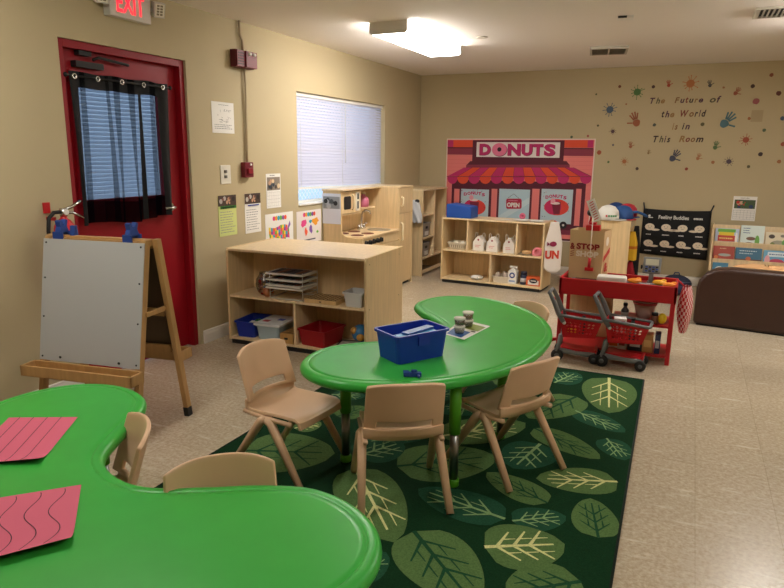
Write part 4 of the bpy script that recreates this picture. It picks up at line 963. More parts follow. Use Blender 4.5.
# checked bag
t = thing('gingham_bag', 'red and white checked bag hanging at counter right end', 'bag', (3.355, 4.98, .21))
CK = M('#c01c2c', .7)
def bg_(a, b):
    q = 2*PI*a; s_ = .078*(.25+math.sin(PI*(.12+.8*(1-b)))*.9); return (s_*.55*math.cos(q)+.005*math.sin(3*q), s_*1.15*math.sin(q), .0+.34*b)
m = MB().grid(bg_, 24, 14, CK); mw = M('#e8c8c8', .7); mi_w = m.mi(mw)
for i in range(len(m.f)):
    if ((i % 24)+(i//24)) % 2: m.m[i] = mi_w
m.build('bag_cloth', t); MB().tube([(-.01, -.01, .33), (-.04, -.01, .36), (-.075, .0, .385)], .006, CK).build('strap', t)

# ------------------------------------------------------------------ shopping carts
CG = M('#6d6f70', .5); CGD = M('#55585a', .5)
def make_cart(lbl):
    t = thing('toy_shopping_cart', lbl, 'toy shopping cart', (0, 0, 0), 0, 'red toy shopping carts')
    # x length (front +x), y width; wheel radius .033
    L0, L1, Wd = -.13, .15, .085
    # basket lattice walls
    def bas():
        m = MB(); zt0, zt1, zb0, zb1 = .335, .315, .175, .19
        def P(u, v, s):   # side wall point
            x0, x1 = -.11+.0*u, .17
            xt = -.13+.29*u; xb = -.10+.22*u
            x = xb+(xt-xb)*v; z = (zb0+(zb1-zb0)*u)+((zt0+(zt1-zt0)*u)-(zb0+(zb1-zb0)*u))*v
            return (x, s*(Wd*(.86+.14*v)), z)
        for s in (-1, 1):
            nu, nv = 9, 6
            for i in range(nu):
                for j in range(nv):
                    # hole lattice: frame of each cell
                    u0, u1, v0, v1 = i/nu, (i+1)/nu, j/nv, (j+1)/nv
                    solid_ = j in (0, nv-1) or i in (0, nu-1)
                    if solid_: m.add([P(u0, v0, s), P(u1, v0, s), P(u1, v1, s), P(u0, v1, s)], [(0, 1, 2, 3)], RC)
                    else:
                        c4 = [(u0, v0), (u1, v0), (u1, v1), (u0, v1)]; um, vm = (u0+u1)/2, (v0+v1)/2
                        e4 = [(um, v0+(v1-v0)*.07), (u1-(u1-u0)*.07, vm), (um, v1-(v1-v0)*.07), (u0+(u1-u0)*.07, vm)]
                        pts = [P(a, b, s) for a, b in c4+e4]
                        m.add(pts, [(0, 1, 4), (1, 2, 5), (2, 3, 6), (3, 0, 7), (0, 4, 7), (1, 5, 4), (2, 6, 5), (3, 7, 6)], RC)
        # front and rear walls, floor
        m.add([P(1, 0, -1), P(1, 0, 1), P(1, 1, 1), P(1, 1, -1)], [(0, 1, 2, 3)], RC)
        m.add([P(0, 0, -1), P(0, 0, 1), P(0, 1, 1), P(0, 1, -1)], [(0, 1, 2, 3)], RC)
        m.add([P(0, 0, -1), P(1, 0, -1), P(1, 0, 1), P(0, 0, 1)], [(0, 1, 2, 3)], RC)
        return m
    bas().build('basket', t, solid=.004)
    # grey top rim
    rim = [(-.135, -.088, .338), (.16, -.09, .318), (.165, -.07, .318), (.165, .07, .318), (.16, .09, .318), (-.135, .088, .338)]
    MB().tube(rim, .011, CG).build('rim', t)
    # handle arms curve up and back
    m = MB()
    for s in (-1, 1): m.tube([(-.10, s*.088, .29), (-.14, s*.088, .35), (-.17, s*.088, .42), (-.205, s*.085, .485), (-.215, s*.075, .497)], [.017, .019, .017, .014, .012], CG, n=8, flat=.6)
    m.tube([(-.213, -.085, .492), (-.213, .085, .492)], .013, CG); m.build('push_handle', t)
    # frame
    m = MB()
    for s in (-1, 1):
        m.tube([(-.115, s*.07, .19), (-.125, s*.07, .12), (-.135, s*.075, .07)], [.03, .026, .034], CG, flat=.5)
        m.tube([(-.13, s*.075, .075), (0, s*.075, .068), (.13, s*.065, .06)], [.024, .014, .022], CG, flat=.6)
    m.tube([(-.13, -.07, .075), (-.13, .07, .075)], .009, CG).tube([(.13, -.06, .06), (.13, .06, .06)], .009, CG); m.build('frame', t)
    MB().prism([(-.12, .08), (.13, .068), (.14, .078), (.14, .10), (.13, .10), (.12, .085), (-.11, .098)], -.062, .062, RC, 'y').build('lower_tray', t, bevel=.003)
    for x, y, r in ((-.13, -.092, .043), (-.13, .092, .043), (.125, -.078, .037), (.125, .078, .037)):
        w_ = MB().lathe([(.001, -.013), (r*.8, -.013), (r, -.008), (r, .008), (r*.8, .013), (.001, .013)], BLACK, TR(x, y, r, rx=PI/2), 22).build('wheel', t)
        MB().lathe([(.001, -.0145), (r*.4, -.0145), (r*.4, .0145), (.001, .0145)], CGD, TR(x, y, r, rx=PI/2), 14).build('hub', w_)
    MB().lathe([(.001, 0), (.013, 0), (.013, .004), (.001, .004)], WHITE, TR(-.095, -.088, .285, rx=PI/2), 16).build('round_sticker', t)
    return t
ca = make_cart('red toy shopping cart with grey handle, left of the pair'); 
cb = dup(ca, (2.99, 4.655, 0), rad(-2), 'red toy shopping cart with grey handle, right of the pair', 'red toy shopping carts')
ca.location = (2.672, 4.66, 0); ca.rotation_euler.z = rad(3)
CBT = TR(2.99, 4.655, 0, rz=rad(-2)); CAT = TR(2.672, 4.66, 0, rz=rad(3))
m = MB().box(-.04, .04, -.035, .035, 0, .10, M('#e8e2e0', .5)); F = Face(m, (-.04, -.0355, 0), (1, 0, 0), (0, 0, 1)); F.rect(.01, .05, .07, .085, M('#c2384a', .6), 1); F.scribble(.012, .01, .07, .045, M('#c2384a', .6), 2, 1, 4)
put(m, 'food_box', 'white and red carton lying in the right cart', 'box', CBT, -.04, .0, .245, .2)
m = MB().lathe([(.022, 0), (.024, .01), (.024, .10), (.011, .125), (.011, .14)], M('#26282c', .35)).cyl(.014, .14, .155, BLACK).lathe([(.0245, .03), (.0246, .03), (.0246, .085), (.0245, .085)], M('#8c8a88', .6))
put(m, 'toy_bottle', 'black toy bottle standing in the right cart', 'bottle', CBT, .045, .01, .195)
m = MB().lathe([(.02, 0), (.022, .01), (.022, .09), (.01, .11), (.01, .12)], M('#3a2c2c', .35)).cyl(.012, .12, .13, BLACK)
put(m, 'toy_bottle', 'dark brown toy bottle standing in the left cart', 'bottle', CAT, .03, .01, .195)
put(MB().box(-.05, .05, -.03, .03, 0, .05, M('#c0262a', .5)).box(-.03, .03, -.031, -.03, .01, .04, M('#e8c23c', .5)), 'food_box', 'small red and yellow food box in the left cart', 'box', CAT, -.04, 0, .195, -.1)

# ------------------------------------------------------------------ hat cabinet
t = thing('dress_up_cabinet', 'maple dress-up cabinet with caps on top, by the feelings chart', 'cabinet', (2.62, 6.9, 0))
HX0, HX1, HY0, HY1, HZ = 2.50, 2.79, 6.95, 7.65, .805
kb(MB().box(HX0, HX1, HY0, HY0+.018, 0, HZ, MAPLE), 'side_panel', t, bevel=.003)
kb(MB().box(HX0, HX1, HY1-.018, HY1, 0, HZ+.02, MAPLE), 'side_panel', t, bevel=.003)
kb(MB().box(HX0, HX0+.012, HY0+.018, HY1-.018, 0, HZ, MAPLE), 'back_panel', t)
for z_ in (HZ-.06, .03): kb(MB().box(HX0+.012, HX1, HY0+.018, HY1-.018, z_, z_+.016, MAPLE_E), 'shelf_board', t)
kb(MB().prism([(HY0+.018, HZ-.01), (HY1-.018, HZ+.02), (HY1-.018, HZ-.08), (HY0+.018, HZ-.08)], HX1-.015, HX1-.002, MAPLE_E, 'x'), 'front_rail', t)
def garment(nm, lbl, x, y, c, z0, z1, w, c2=None):
    def g(a, b):
        q = 2*PI*a; s_ = w*(.45+.55*min(1, (1-b)*2.5))*(1+.12*math.sin(5*q)); return (x+s_*math.cos(q)*.8, y+s_*.7*math.sin(q), z0+(z1-z0)*b)
    m = MB().grid(g, 28, 10, M(c, .85))
    if c2:
        for i in range(28*4, 28*5): m.m[i] = m.mi(M(c2, .85))
    tag(m.build(nm), lbl, 'clothing')
garment('costume', 'yellow costume hanging in the dress-up cabinet side', 2.80, 7.18, '#e0b028', .38, .68, .065, '#c8701c')
garment('costume', 'red costume hanging below the yellow one', 2.80, 7.19, '#a01624', .06, .36, .06)
garment('costume', 'black costume hanging behind the yellow one', 2.82, 7.40, '#121216', .10, .72, .06)
t = thing('baseball_cap', 'white cap with green lettering on the dress-up cabinet', 'cap', (2.555, 7.03, .806), rz=.3)
cap = [(.105, 0), (.110, .04), (.10, .095), (.066, .135), (.024, .15), (.001, .152)]
MB().lathe(cap, M('#e6e4de', .7), n=24).build('crown', t)
MB().prism([(.11*math.cos(a)*1.0+.0, .11*math.sin(a)) for a in [-1.2+2.4*k/12 for k in range(13)]] + [(.185*math.cos(a)+.0, .125*math.sin(a)) for a in [1.2-2.4*k/12 for k in range(13)]], .0, .006, M('#dcdad4', .7), 'z', TR(0, 0, .003, rz=-.4)).build('brim', t)
m = MB()
for k, c in enumerate('WOODLANDS'[:0] or ['#c83c3c', '#3c8c4c', '#3c8c4c', '#3c8c4c', '#3c8c4c']):
    a = -1.9+k*.22; T = TR(0, 0, .045, rz=a); m.box(.106, .112, -.009, .009, -.008, .01, M(c, .7), T)
m.build('stitched_mark', t)
for x, y, c, c2, z, lb in ((2.69, 7.16, '#27508c', '#c02c3c', .806, 'blue and red cap beside the white cap'), (2.71, 7.40, '#b82838', '#27508c', .812, 'red cap with blue brim behind the blue cap'), (2.58, 7.52, '#1c3e78', '#1c3e78', .812, 'navy blue cap at the back of the cabinet top')):
    t = thing('baseball_cap', lb, 'cap', (x, y, z), rz=R.random())
    MB().lathe([(a*.95, b*.95) for a, b in cap], M(c, .7), n=24).build('crown', t)
    MB().prism([(.095*math.cos(a), .095*math.sin(a)) for a in [-1.2+2.4*k/12 for k in range(13)]] + [(.16*math.cos(a), .11*math.sin(a)) for a in [1.2-2.4*k/12 for k in range(13)]], .003, .008, M(c2, .7), 'z', TR(rz=-1.0)).build('brim', t)
put(MB().tube([(0, 0, .0), (.06, .05, .03), (.14, .1, .035), (.2, .12, .01), (.22, .16, -.01)], .014, M('#2c5c9c', .7), flat=2), 'blue_scarf', 'blue scarf trailing off the dress-up cabinet top', 'scarf', I4, 2.68, 7.22, .84)

# backpack
t = thing('backpack', 'dark blue plaid backpack lying on the floor behind counter', 'backpack', (3.26, 7.45, 0), rz=.1)
BP = M('#232b42', .8)
MB().ball(.16, BP, TR(0, 0, .11), sz=.68, sy=.55, n=24).build('bag_body', t)
m = MB()
for k in range(3): m.tube([(-.14, -.045-.01*k, .06+.045*k), (-.05, -.088, .06+.045*k), (.05, -.088, .06+.045*k), (.14, -.045, .06+.045*k)], .003, M('#5a6484', .8), n=5)
m.build('piping', t)
MB().ball(.11, M('#2c3450', .8), TR(0, -.055, .075), sz=.6, sy=.4, n=20).build('front_pocket', t)
MB().tube([(-.03, 0, .21), (-.02, 0, .24), (.02, 0, .24), (.03, 0, .21)], .007, M('#3c4664', .8)).build('carry_loop', t)

# ------------------------------------------------------------------ sofa
SF = (3.435, 6.14, 0); t = thing('child_sofa', 'dark brown child size sofa seen from behind at the right', 'sofa', SF, rad(-8))
LTH = M('#3a231a', .42, noise=(8, .1), bump=(30, .15, .002))
prof = [(0.0, .012), (1.35, .012), (1.35, .49), (1.30, .515), (.9, .525), (.25, .525), (.14, .51), (.06, .465), (.015, .40), (0, .33)]
MB().prism(prof, 0, .17, LTH, 'y', smooth=True).build('sofa_back', t, bevel=.03, seg=4)
for x0, x1 in ((0.005, .17), (1.18, 1.345)):
    MB().box(x0, x1, .15, .62, .03, .40, LTH).build('armrest', t, bevel=.03, seg=4)
MB().box(.165, 1.185, .17, .60, .03, .24, LTH).build('seat_cushion', t, bevel=.025, seg=3)
MB().box(.03, 1.32, .02, .6, 0, .013, BLACK).build('base', t)
for x, y, c, lb in ((.50, .34, '#c79a6c', 'tan wrinkled cushion lying on the brown sofa'),):
    def pil(a, b):
        q = 2*PI*a; s_ = math.sin(PI*min(max(b, .01), .99)); return (x+.30*math.cos(q)*(s_**.6), y+.14*math.sin(q)*(s_**.6), .33+.10*(1-math.cos(PI*b))+.008*math.sin(11*q))
    m = MB().grid(pil, 40, 12, M(c, .85)); tag(m.build('cushion', T=TR(*SF, rz=rad(-8))), lb, 'cushion')
m = MB().ball(.12, M('#8a7a52', .8), sz=.45, n=24).ball(.075, M('#c9b98c', .8), TR(0, -.02, .012), sz=.62); 
for k in range(10): a = 2*PI*k/10; m.ball(.012, M('#3a2f22', .8), TR(.095*math.cos(a), .095*math.sin(a), .032), n=8)
tag(m.build('round_cushion', T=TR(*SF, rz=rad(-8)) @ TR(.80, .36, .42, rx=rad(50))), 'round olive patterned cushion at the right on the brown sofa', 'cushion')

# ------------------------------------------------------------------ book display
t = thing('book_display', 'maple tiered book display standing against the back wall', 'book display', (4.2, 7.8, 0))
BX0, BX1 = 3.565, 4.75
for x in (BX0, BX1): kb(MB().prism([(7.55, 0), (8.04, 0), (8.04, .735), (7.9, .735), (7.66, .30), (7.55, .2)], x, x+.018, MAPLE, 'x'), 'side_panel', t, bevel=.003)
tiers = ((7.86, .515), (7.74, .345), (7.62, .17))
for y, z in tiers:
    kb(MB().box(BX0+.018, BX1, y-.012, y, z-.02, z+.035, MAPLE_E).box(BX0+.018, BX1, y, y+.09, z-.03, z-.02, MAPLE_E), 'ledge', t)
    kb(MB().add([(BX0+.018, y+.06, z-.02), (BX1, y+.06, z-.02), (BX1, y+.13, z+.21), (BX0+.018, y+.13, z+.21)], [(0, 1, 2, 3)], MAPLE), 'back_board', t, solid=.008)
def book(x0, x1, tier, h, base, draw, lb, dy=0):
    y, z = tiers[tier]; w = x1-x0
    T = TR((x0+x1)/2, y+.020+dy, z-.018, rx=rad(-14))
    m = MB().box(-w/2, w/2, 0, .012, 0, h, M(base, .4), T)
    F = Face(m, T @ Vector((-w/2, -.0006, 0)), T.to_3x3() @ Vector((1, 0, 0)), T.to_3x3() @ Vector((0, 0, 1)), .0005); draw(F, w, h)
    tag(m.build('picture_book'), lb, 'book', 'books on the tiered display')
def dd(*ops):
    def d(F, w, h):
        for k, o_ in enumerate(ops):
            if o_[0] == 'r': F.rect(w*o_[1], h*o_[2], w*o_[3], h*o_[4], M(o_[5], .5), 1+k)
            if o_[0] == 'e': F.disc(w*o_[1], h*o_[2], w*o_[3], M(o_[5], .5), 1+k, 14, ry=h*o_[4])
            if o_[0] == 's': F.scribble(w*o_[1], h*o_[2], w*o_[3], h*o_[4], M(o_[5], .5), o_[6], 1+k, k)
    return d
book(3.60, 3.83, 0, .20, '#b9c4dc', dd(('r', 0, 0, 1, .2, '#2f4a30'), ('r', .1, .80, .85, .97, '#6cb33f'), ('r', .15, .62, .8, .8, '#e8cc28'), ('r', .12, .30, .85, .62, '#c23c24'), ('s', .18, .36, .8, .56, '#f0d878', 1), ('e', .9, .5, .06, .3, '#e9e6e2')), 'picture book with green and yellow blocks, top row left')
book(3.845, 4.07, 0, .245, '#d8e6e0', dd(('r', 0, 0, 1, .12, '#a8cce0'), ('e', .72, .3, .1, .28, '#6fae4a'), ('e', .45, .42, .2, .08, '#6b4a34'), ('e', .4, .16, .25, .1, '#5c3a2c'), ('s', .1, .62, .42, .92, '#3a5a8c', 3)), 'tall white picture book with insects, top row middle')
book(4.085, 4.31, 0, .185, '#e6d9bc', dd(('e', .25, .75, .13, .12, '#4a3c30'), ('e', .55, .3, .35, .24, '#a8a28c'), ('e', .3, .3, .1, .12, '#7c8c4c'), ('e', .8, .4, .12, .2, '#6cae5a'), ('e', .7, .8, .1, .08, '#8a8072')), 'cream picture book with cars, top row right')
book(4.33, 4.55, 0, .20, '#7aa0c8', dd(('e', .5, .5, .3, .3, '#e8cc28'),), 'blue picture book at the right end of the top row')
book(3.595, 3.80, 1, .19, '#a83c28', dd(('r', 0, 0, .3, .25, '#7c2c20'), ('e', .55, .5, .3, .08, '#a8b0a8'), ('s', .3, .8, .75, .93, '#e8c8a0', 1), ('e', .15, .35, .1, .1, '#d87c3c')), 'rust red picture book, second row left')
book(3.81, 4.06, 1, .185, '#2f6a8a', dd(('r', 0, 0, 1, .35, '#6b4430'), ('s', .15, .6, .85, .9, '#c8dce4', 2), ('e', .5, .38, .1, .12, '#c8683c')), 'teal blue picture book with brown ground, second row middle')
book(4.075, 4.32, 1, .175, '#6aa8cc', dd(('r', .15, .62, .95, .9, '#d8e6ee'), ('s', .2, .68, .9, .84, '#2c4c8c', 1), ('e', .5, .3, .3, .2, '#c23c5c'), ('e', .15, .4, .1, .3, '#e8a8b0'), ('r', 0, 0, 1, .12, '#4a7a5a')), 'sky blue picture book with a red creature, second row right')
book(3.60, 3.75, 2, .20, '#3a7a9c', dd(('e', .45, .6, .3, .2, '#e6e2dc'), ('e', .55, .3, .2, .1, '#5c8c4c')), 'blue picture book with white swirl, lowest row left')
book(3.80, 4.02, 2, .16, '#e2d6b8', dd(('r', .1, .1, .9, .9, '#7a9a4a'),), 'cream and green picture book hidden low behind the sofa')

# ------------------------------------------------------------------ leaf rug
def pile(hexc): return M(hexc, .95, noise=(160, .22), bump=(220, .5, .004), spec=.1)
RX0_, RX1_, RYa, RYb = 1.322, 3.168, 1.64, 4.375
m = MB().prism([(1.305, RYa), (3.205, RYa), (3.152, RYb), (1.33, RYb)], .0005, .009, pile('#12341d'), 'z')
LEAF = [(2.94,4.31,3.01,3.68,.165,2),(2.83,3.63,3.12,3.44,.084,1),(3.04,3.32,3.15,3.10,.074,1),(2.67,3.28,3.04,3.06,.09,0),(2.74,3.1,2.68,2.78,.121,1),(2.8,3.86,2.61,3.4,.147,0),(2.63,4.05,2.73,4.32,.102,1),(2.25,2.96,2.61,3.33,.152,2),(3.14,2.86,2.8,2.73,.108,2),(2.18,2.56,2.57,2.87,.187,0),(2.89,2.54,2.58,2.69,.081,0),(2.79,2.34,2.98,2.47,.078,1),(3.12,2.37,3.05,2.66,.083,0),(2.74,2.12,3.01,2.27,.13,2),(3.10,2.07,2.88,1.90,.115,0),(2.46,2.10,2.80,1.80,.150,0),(2.76,2.34,2.35,2.41,.105,1),(2.36,1.72,2.42,1.93,.075,1),(2.01,2.46,2.42,2.0,.131,2),(1.96,2.57,2.1,2.81,.12,1),(1.43,2.38,1.85,2.55,.215,0),(1.51,2.71,1.6,2.84,.07,2),(1.44,3.23,1.64,3.29,.079,1),(1.64,2.95,1.72,3.15,.085,0),(2.92,1.71,2.74,1.70,.05,2),(1.98,3.42,2.07,3.62,.097,1),(2.37,4.19,2.33,3.82,.109,0),(2.0,2.95,1.76,3.14,.132,0),
        (1.42,4.2,1.7,4.0,.1,2),(1.85,4.2,2.12,4.05,.09,1),(1.45,3.65,1.72,3.55,.11,0),(2.35,3.55,2.15,3.25,.11,1),(1.5,1.8,1.85,1.95,.13,2),(1.95,2.75,2.2,2.95,.06,1)]
LIGHT = pile('#567343'); TEAL = pile('#234f39'); PALE = pile('#d3d394'); DV = pile('#1f4a30'); LV = pile('#86a672')
for k, (x0, y0, x1, y1, w, ty) in enumerate(LEAF):
    b = Vector((x0, y0)); tp = Vector((x1, y1)); d = tp-b; L = d.length; d.normalize(); n = Vector((-d.y, d.x)); w *= 1.0 if w > .14 else 1.12
    def q(u, v): p = b+d*(u*L)+n*(v*w); return (p.x, p.y)
    prof = []; NN = 14
    for i in range(NN+1):
        u = i/NN; prof.append((u, (math.sin(PI*u**.72))**.55 if 0 < u < 1 else 0))
    prof[0] = (0, 0); out = [q(u, v) for u, v in prof]+[q(u, -v) for u, v in prof[-2:0:-1]]
    z = .0096+.00012*(k % 9)
    m.add([(a, b_, z) for a, b_ in out], [tuple(range(len(out)))], TEAL if ty == 1 else LIGHT)
    vm = {0: DV, 1: LV, 2: PALE}[ty]
    def ln(p, s, wd, z=z): 
        p = Vector(p); s = Vector(s); e = (s-p).normalized(); nn = Vector((-e.y, e.x))*wd
        m.add([(*(p+nn), z+.0006), (*(p-nn), z+.0006), (*(s-nn*.5), z+.0006), (*(s+nn*.5), z+.0006)], [(0, 1, 2, 3)], vm)
    ln(q(.0, 0), q(.86, 0), .008*min(1.2, w/.12), z+.0004)
    for u in (.15, .36, .56):
        for s in (-1, 1):
            e = q(u+.22, s*.62); ln(q(u, 0), e, .006*min(1.2, w/.12)); mid = q(u+.1, s*.3)
            ln(mid, q(u+.27, s*.30), .004, z+.0002)
ru = m.build('leaf_rug'); tag(ru, 'dark green rug patterned with large leaves under the far table', 'rug')
m = MB(); e_ = M('#0a1a10', .9)
mm = [(1.305, RYa), (3.205, RYa), (3.152, RYb), (1.33, RYb)]
for i in range(4):
    a, b = mm[i], mm[(i+1) % 4]; m.tube([(a[0], a[1], .0065), (b[0], b[1], .0065)], .006, e_, n=6)
child(m, 'rug_binding', ru)

# ------------------------------------------------------------------ kidney tables
half = [(0, .685), (.20, .673), (.39, .625), (.57, .540), (.72, .42), (.838, .262), (.908, .075), (.888, -.095), (.795, -.212), (.655, -.264), (.50, -.250), (.372, -.160), (.262, -.040), (.135, .078), (0, .108)]
ctl = half + [(-u, v) for u, v in half[-2:0:-1]]
def spline(P, k=6):
    o = []; n = len(P)
    for i in range(n):
        a, b, c, d = [Vector(P[(i+j) % n]) for j in (-1, 0, 1, 2)]
        for s in range(k):
            t = s/k; o.append(.5*((2*b)+(-a+c)*t+(2*a-5*b+4*c-d)*t*t+(-a+3*b-3*c+d)*t**3))
    return o
KO = spline(ctl, 6)
def koff(d):
    n = len(KO); o = []
    for i in range(n):
        e = (KO[(i+1) % n]-KO[i-1]).normalized(); nn = Vector((e.y, -e.x)); o.append(KO[i]+nn*d)
    return o
# orientation: outward normal test
_t = koff(-.02); _in = sum(p.length for p in _t) < sum(p.length for p in KO)
def ins(d): return koff(-d if _in else d)
TZ_ = .54
GT = M('#36ac40', .34, noise=(9, .05), bump=(300, .05, .001)); GL = M('#4c9a1c', .4)
def kidney_table(lbl, loc, ang, TZ_=.54):
    t = thing('kidney_table', lbl, 'table', loc, ang, 'green kidney shaped tables')
    prof = [(.05, -.046), (.012, -.044), (.002, -.034), (0, -.024), (.002, -.013), (.008, -.005), (.018, -.001), (.033, 0), (.036, -.0004), (.0375, -.0022), (.040, -.0022), (.0415, -.0005), (.06, -.0004)]
    rings = [[(p.x, p.y, TZ_+z) for p in ins(d)] for d, z in prof]; n = len(KO); vs = sum(rings, []); fs = []
    for k in range(len(rings)-1):
        for i in range(n): j = (i+1) % n; fs.append((k*n+i, k*n+j, (k+1)*n+j, (k+1)*n+i))
    m = MB().add(vs, fs, GT, smooth=True)
    # flat caps
    m.add(rings[-1], [tuple(range(n))], GT); m.add(rings[0], [tuple(range(n))[::-1]], GT)
    m.build('table_top', t)
    for u, v in ((-.57, .44), (-.59, -.10), (.57, .44), (.59, -.10), (0, .48)):
        lg = MB().tube([(u, v, .25), (u, v, TZ_-.043)], .026, GL, n=16).build('leg', t)
        MB().tube([(u, v, .03), (u, v, .255)], .020, M('#8c8c8c', .3, 1.0), n=16).build('leg_extension', lg)
        MB().lathe([(.024, .0), (.027, .004), (.027, .03), (.022, .035)], GL, TR(u, v, .0), 18).build('foot', lg)
    return t
# V axis = outward bulge, U = long axis;  far table: U=(.035,.999) V=(.999,-.035) -> mirror handled by turning 180 and flipping u (shape is symmetric)
def kt_angle(vx, vy): return math.atan2(-vx, vy)
RUGZ = .0105
kidney_table('green kidney shaped table on the leaf rug, with chairs around', (2.056, 3.090, RUGZ), kt_angle(.9995, -.0318), .53)
kidney_table('green kidney shaped table nearest the camera, with pink papers', (1.854, 1.378, 0), kt_angle(-.3004, -.9538), .505)

# ------------------------------------------------------------------ chairs
def make_chair(lbl):
    t = thing('stacking_chair', lbl, 'chair', (0, 0, 0), 0, 'tan plastic stacking chairs')
    CH = M('#d9b491', .4, noise=(5, .04))
    def bend(u, k): return k*(abs(2*u-1)**2)
    # seat: from front lip to the rear curl
    sp = [(.185, .270), (.178, .290), (.155, .302), (.08, .303), (0, .300), (-.08, .298), (-.105, .303), (-.128, .322), (-.142, .355)]
    def sf(u, v):
        i = min(int(v*(len(sp)-1)), len(sp)-2); f_ = v*(len(sp)-1)-i; y = sp[i][0]*(1-f_)+sp[i+1][0]*f_; z = sp[i][1]*(1-f_)+sp[i+1][1]*f_
        wdt = .165-.012*(1-v) if v < .8 else .165; x = (2*u-1)*wdt
        if v > .75: y += .03*abs(2*u-1)**2*(v-.75)/.25
        z += .012*abs(2*u-1)**3*(1 if .1 < v < .8 else .2) - .006*(1-abs(2*u-1)**2)*(1 if .15 < v < .8 else 0)
        return (x, y, z)
    MB().grid(sf, 20, 24, CH).build('seat', t, solid=.014, bevel=.004)
    def bf(u, v):
        z = .345+.225*v; y = -.138-.068*v + .045*abs(2*u-1)**2
        wdt = .163-.006*v; z2 = z
        if v > .98: z2 -= .010*abs(2*u-1)**4
        z2 -= .022*(v)*abs(2*u-1)**2.5*(.6)
        return ((2*u-1)*wdt, y, z2)
    MB().grid(bf, 20, 14, CH, skip=lambda i, j: j in (1, 2) and 3 <= i <= 16).build('backrest', t, solid=.016, bevel=.004)
    # rolled top edge
    for s in (-1, 1):
        apex = (s*.158, .005, .288)
        MB().tube([apex, (s*.163, .03, .272), (s*.178, .205, .006)], [.022, .021, .0155], CH, n=8, flat=1.0).build('leg', t)
        MB().tube([(s*.158, -.005, .288), (s*.163, -.03, .272), (s*.182, -.21, .006)], [.022, .021, .0155], CH, n=8).build('leg', t)
        MB().tube([(s*.158, -.13, .30), (s*.158, -.02, .290), (s*.158, .14, .288)], .011, CH, n=8).build('side_rail', t)
    return t
def ang(dx, dy): return math.atan2(-dx, dy)
ch = make_chair('tan plastic chair at the left end of the far green table')
for loc, d, lb in (((2.283, 2.348, RUGZ), (-.54, .84), 'tan plastic chair seen from behind at the near edge of the far table'),
                   ((2.628, 2.808, RUGZ), (-.88, .48), 'tan plastic chair at the right side of the far table'),
                   ((2.41, 3.66, RUGZ), (-.61, -.79), 'tan plastic chair mostly hidden beyond the far table'),
                   ((2.250, 1.255, 0), (.68, -.73), 'tan plastic chair tucked in the curve of the near table, facing right'),
                   ((1.612, 1.335, 0), (-.62, -.78), 'tan plastic chair seen edge on by the left lobe of the near table')):
    dup(ch, loc, ang(*d), lb, 'tan plastic stacking chairs')
ch.location = (1.722, 2.358, RUGZ); ch.rotation_euler.z = ang(.99, -.11)

# ------------------------------------------------------------------ things on the far table
TT = .53+RUGZ
BT = TR(2.215, 2.63, TT+.001, rz=math.atan2(.219, .133))
t = place('storage_bin', 'blue plastic bin on the far green table', 'bin', BT, 0, 0, 0)
bin_mb(.285, .185, .132, BLUE, .9, rr=.022).build('tub', t)
MB().box(-.03, .03, -.098, -.0925, .075, .12, BLUE).build('label_holder', t)
for k, (x, y, a, c, L) in enumerate(((-.03, .035, .12, '#3c8cc8', .2), (-.02, .0, .02, '#2c6cb0', .22), (.0, -.04, -.04, '#4a9cd0', .21), (.02, -.02, .25, '#2458a0', .18))):
    put(MB().box(-L/2, L/2, -.022, .022, 0, .010, M(c, .35)), 'plastic_strip', ['light blue strip at the back of the blue bin', 'mid blue strip in the middle of the blue bin', 'pale blue strip at the front of the blue bin', 'dark blue strip lying across the others in the bin'][k], 'toy', BT, x, y, .085+k*.011, a, 'strips in the blue bin')
# photo sheet and jars
PTS = [(2.217, 3.044), (2.35, 2.988), (2.395, 3.30), (2.215, 3.37)]
m = MB().prism(PTS, TT+.0005, TT+.0015, PAPER, 'z')
def quad(P, u, v): a = Vector(P[0]).lerp(Vector(P[1]), u); b = Vector(P[3]).lerp(Vector(P[2]), u); return a.lerp(b, v)
for (u0, v0, u1, v1, c) in ((.1, .05, .8, .42, '#2c5c9c'), (.3, .55, .95, .88, '#7c8a2c'), (.05, .62, .2, .8, '#8a9a4c'), (.75, .46, .92, .52, '#4a4a4a'), (.02, .48, .15, .53, '#4a4a4a')):
    m.add([(*quad(PTS, *p), TT+.0019) for p in ((u0, v0), (u1, v0), (u1, v1), (u0, v1))], [(0, 1, 2, 3)], M(c, .5))
tag(m.build('photo_sheet'), 'white sheet with blue and green photos under the jars', 'paper')
def stack_jar(x, y, z, c, lbl, c2='#d8d4c8'):
    t = thing('paint_jar', lbl, 'jar', (x, y, z), 0, 'stacked sample jars on the far table')
    MB().lathe([(.022, 0), (.025, .004), (.028, .032), (.026, .032), (.0225, .006), (.001, .005)], CLEAR, n=20).build('cup', t)
    MB().lathe([(.021, .006), (.0235, .024), (.001, .024)], M(c, .7), n=20).build('contents', t)
    MB().lathe([(.030, .032), (.030, .041), (.001, .042)], M('#dcd8ce', .4), n=20).build('lid', t)
z0 = TT+.0022
stack_jar(2.29, 3.09, z0, '#e2e0da', 'clear jar at the bottom of the front stack'); stack_jar(2.29, 3.09, z0+.043, '#5c4a38', 'dark filled jar on top of the front stack')
stack_jar(2.29, 3.23, z0, '#8a8a4c', 'olive filled jar at the bottom of the rear stack'); stack_jar(2.29, 3.23, z0+.043, '#a87c4c', 'brown filled jar on top of the rear stack')
m = MB(); BC = M('#1c3f8c', .45)
def clip_mb():
    m = MB()
    m.box(-.030, .030, -.012, .012, .0, .018, BC).box(-.045, -.02, -.018, .018, .004, .022, BC).box(.012, .022, -.03, .03, .0, .012, BC).box(-.012, .012, -.008, .008, .018, .028, BC)
    return m
put(clip_mb(), 'plastic_clip', 'small blue plastic link toy on the far table edge', 'toy', I4, 2.335, 2.375, TT+.0005, .5, bevel=.002)

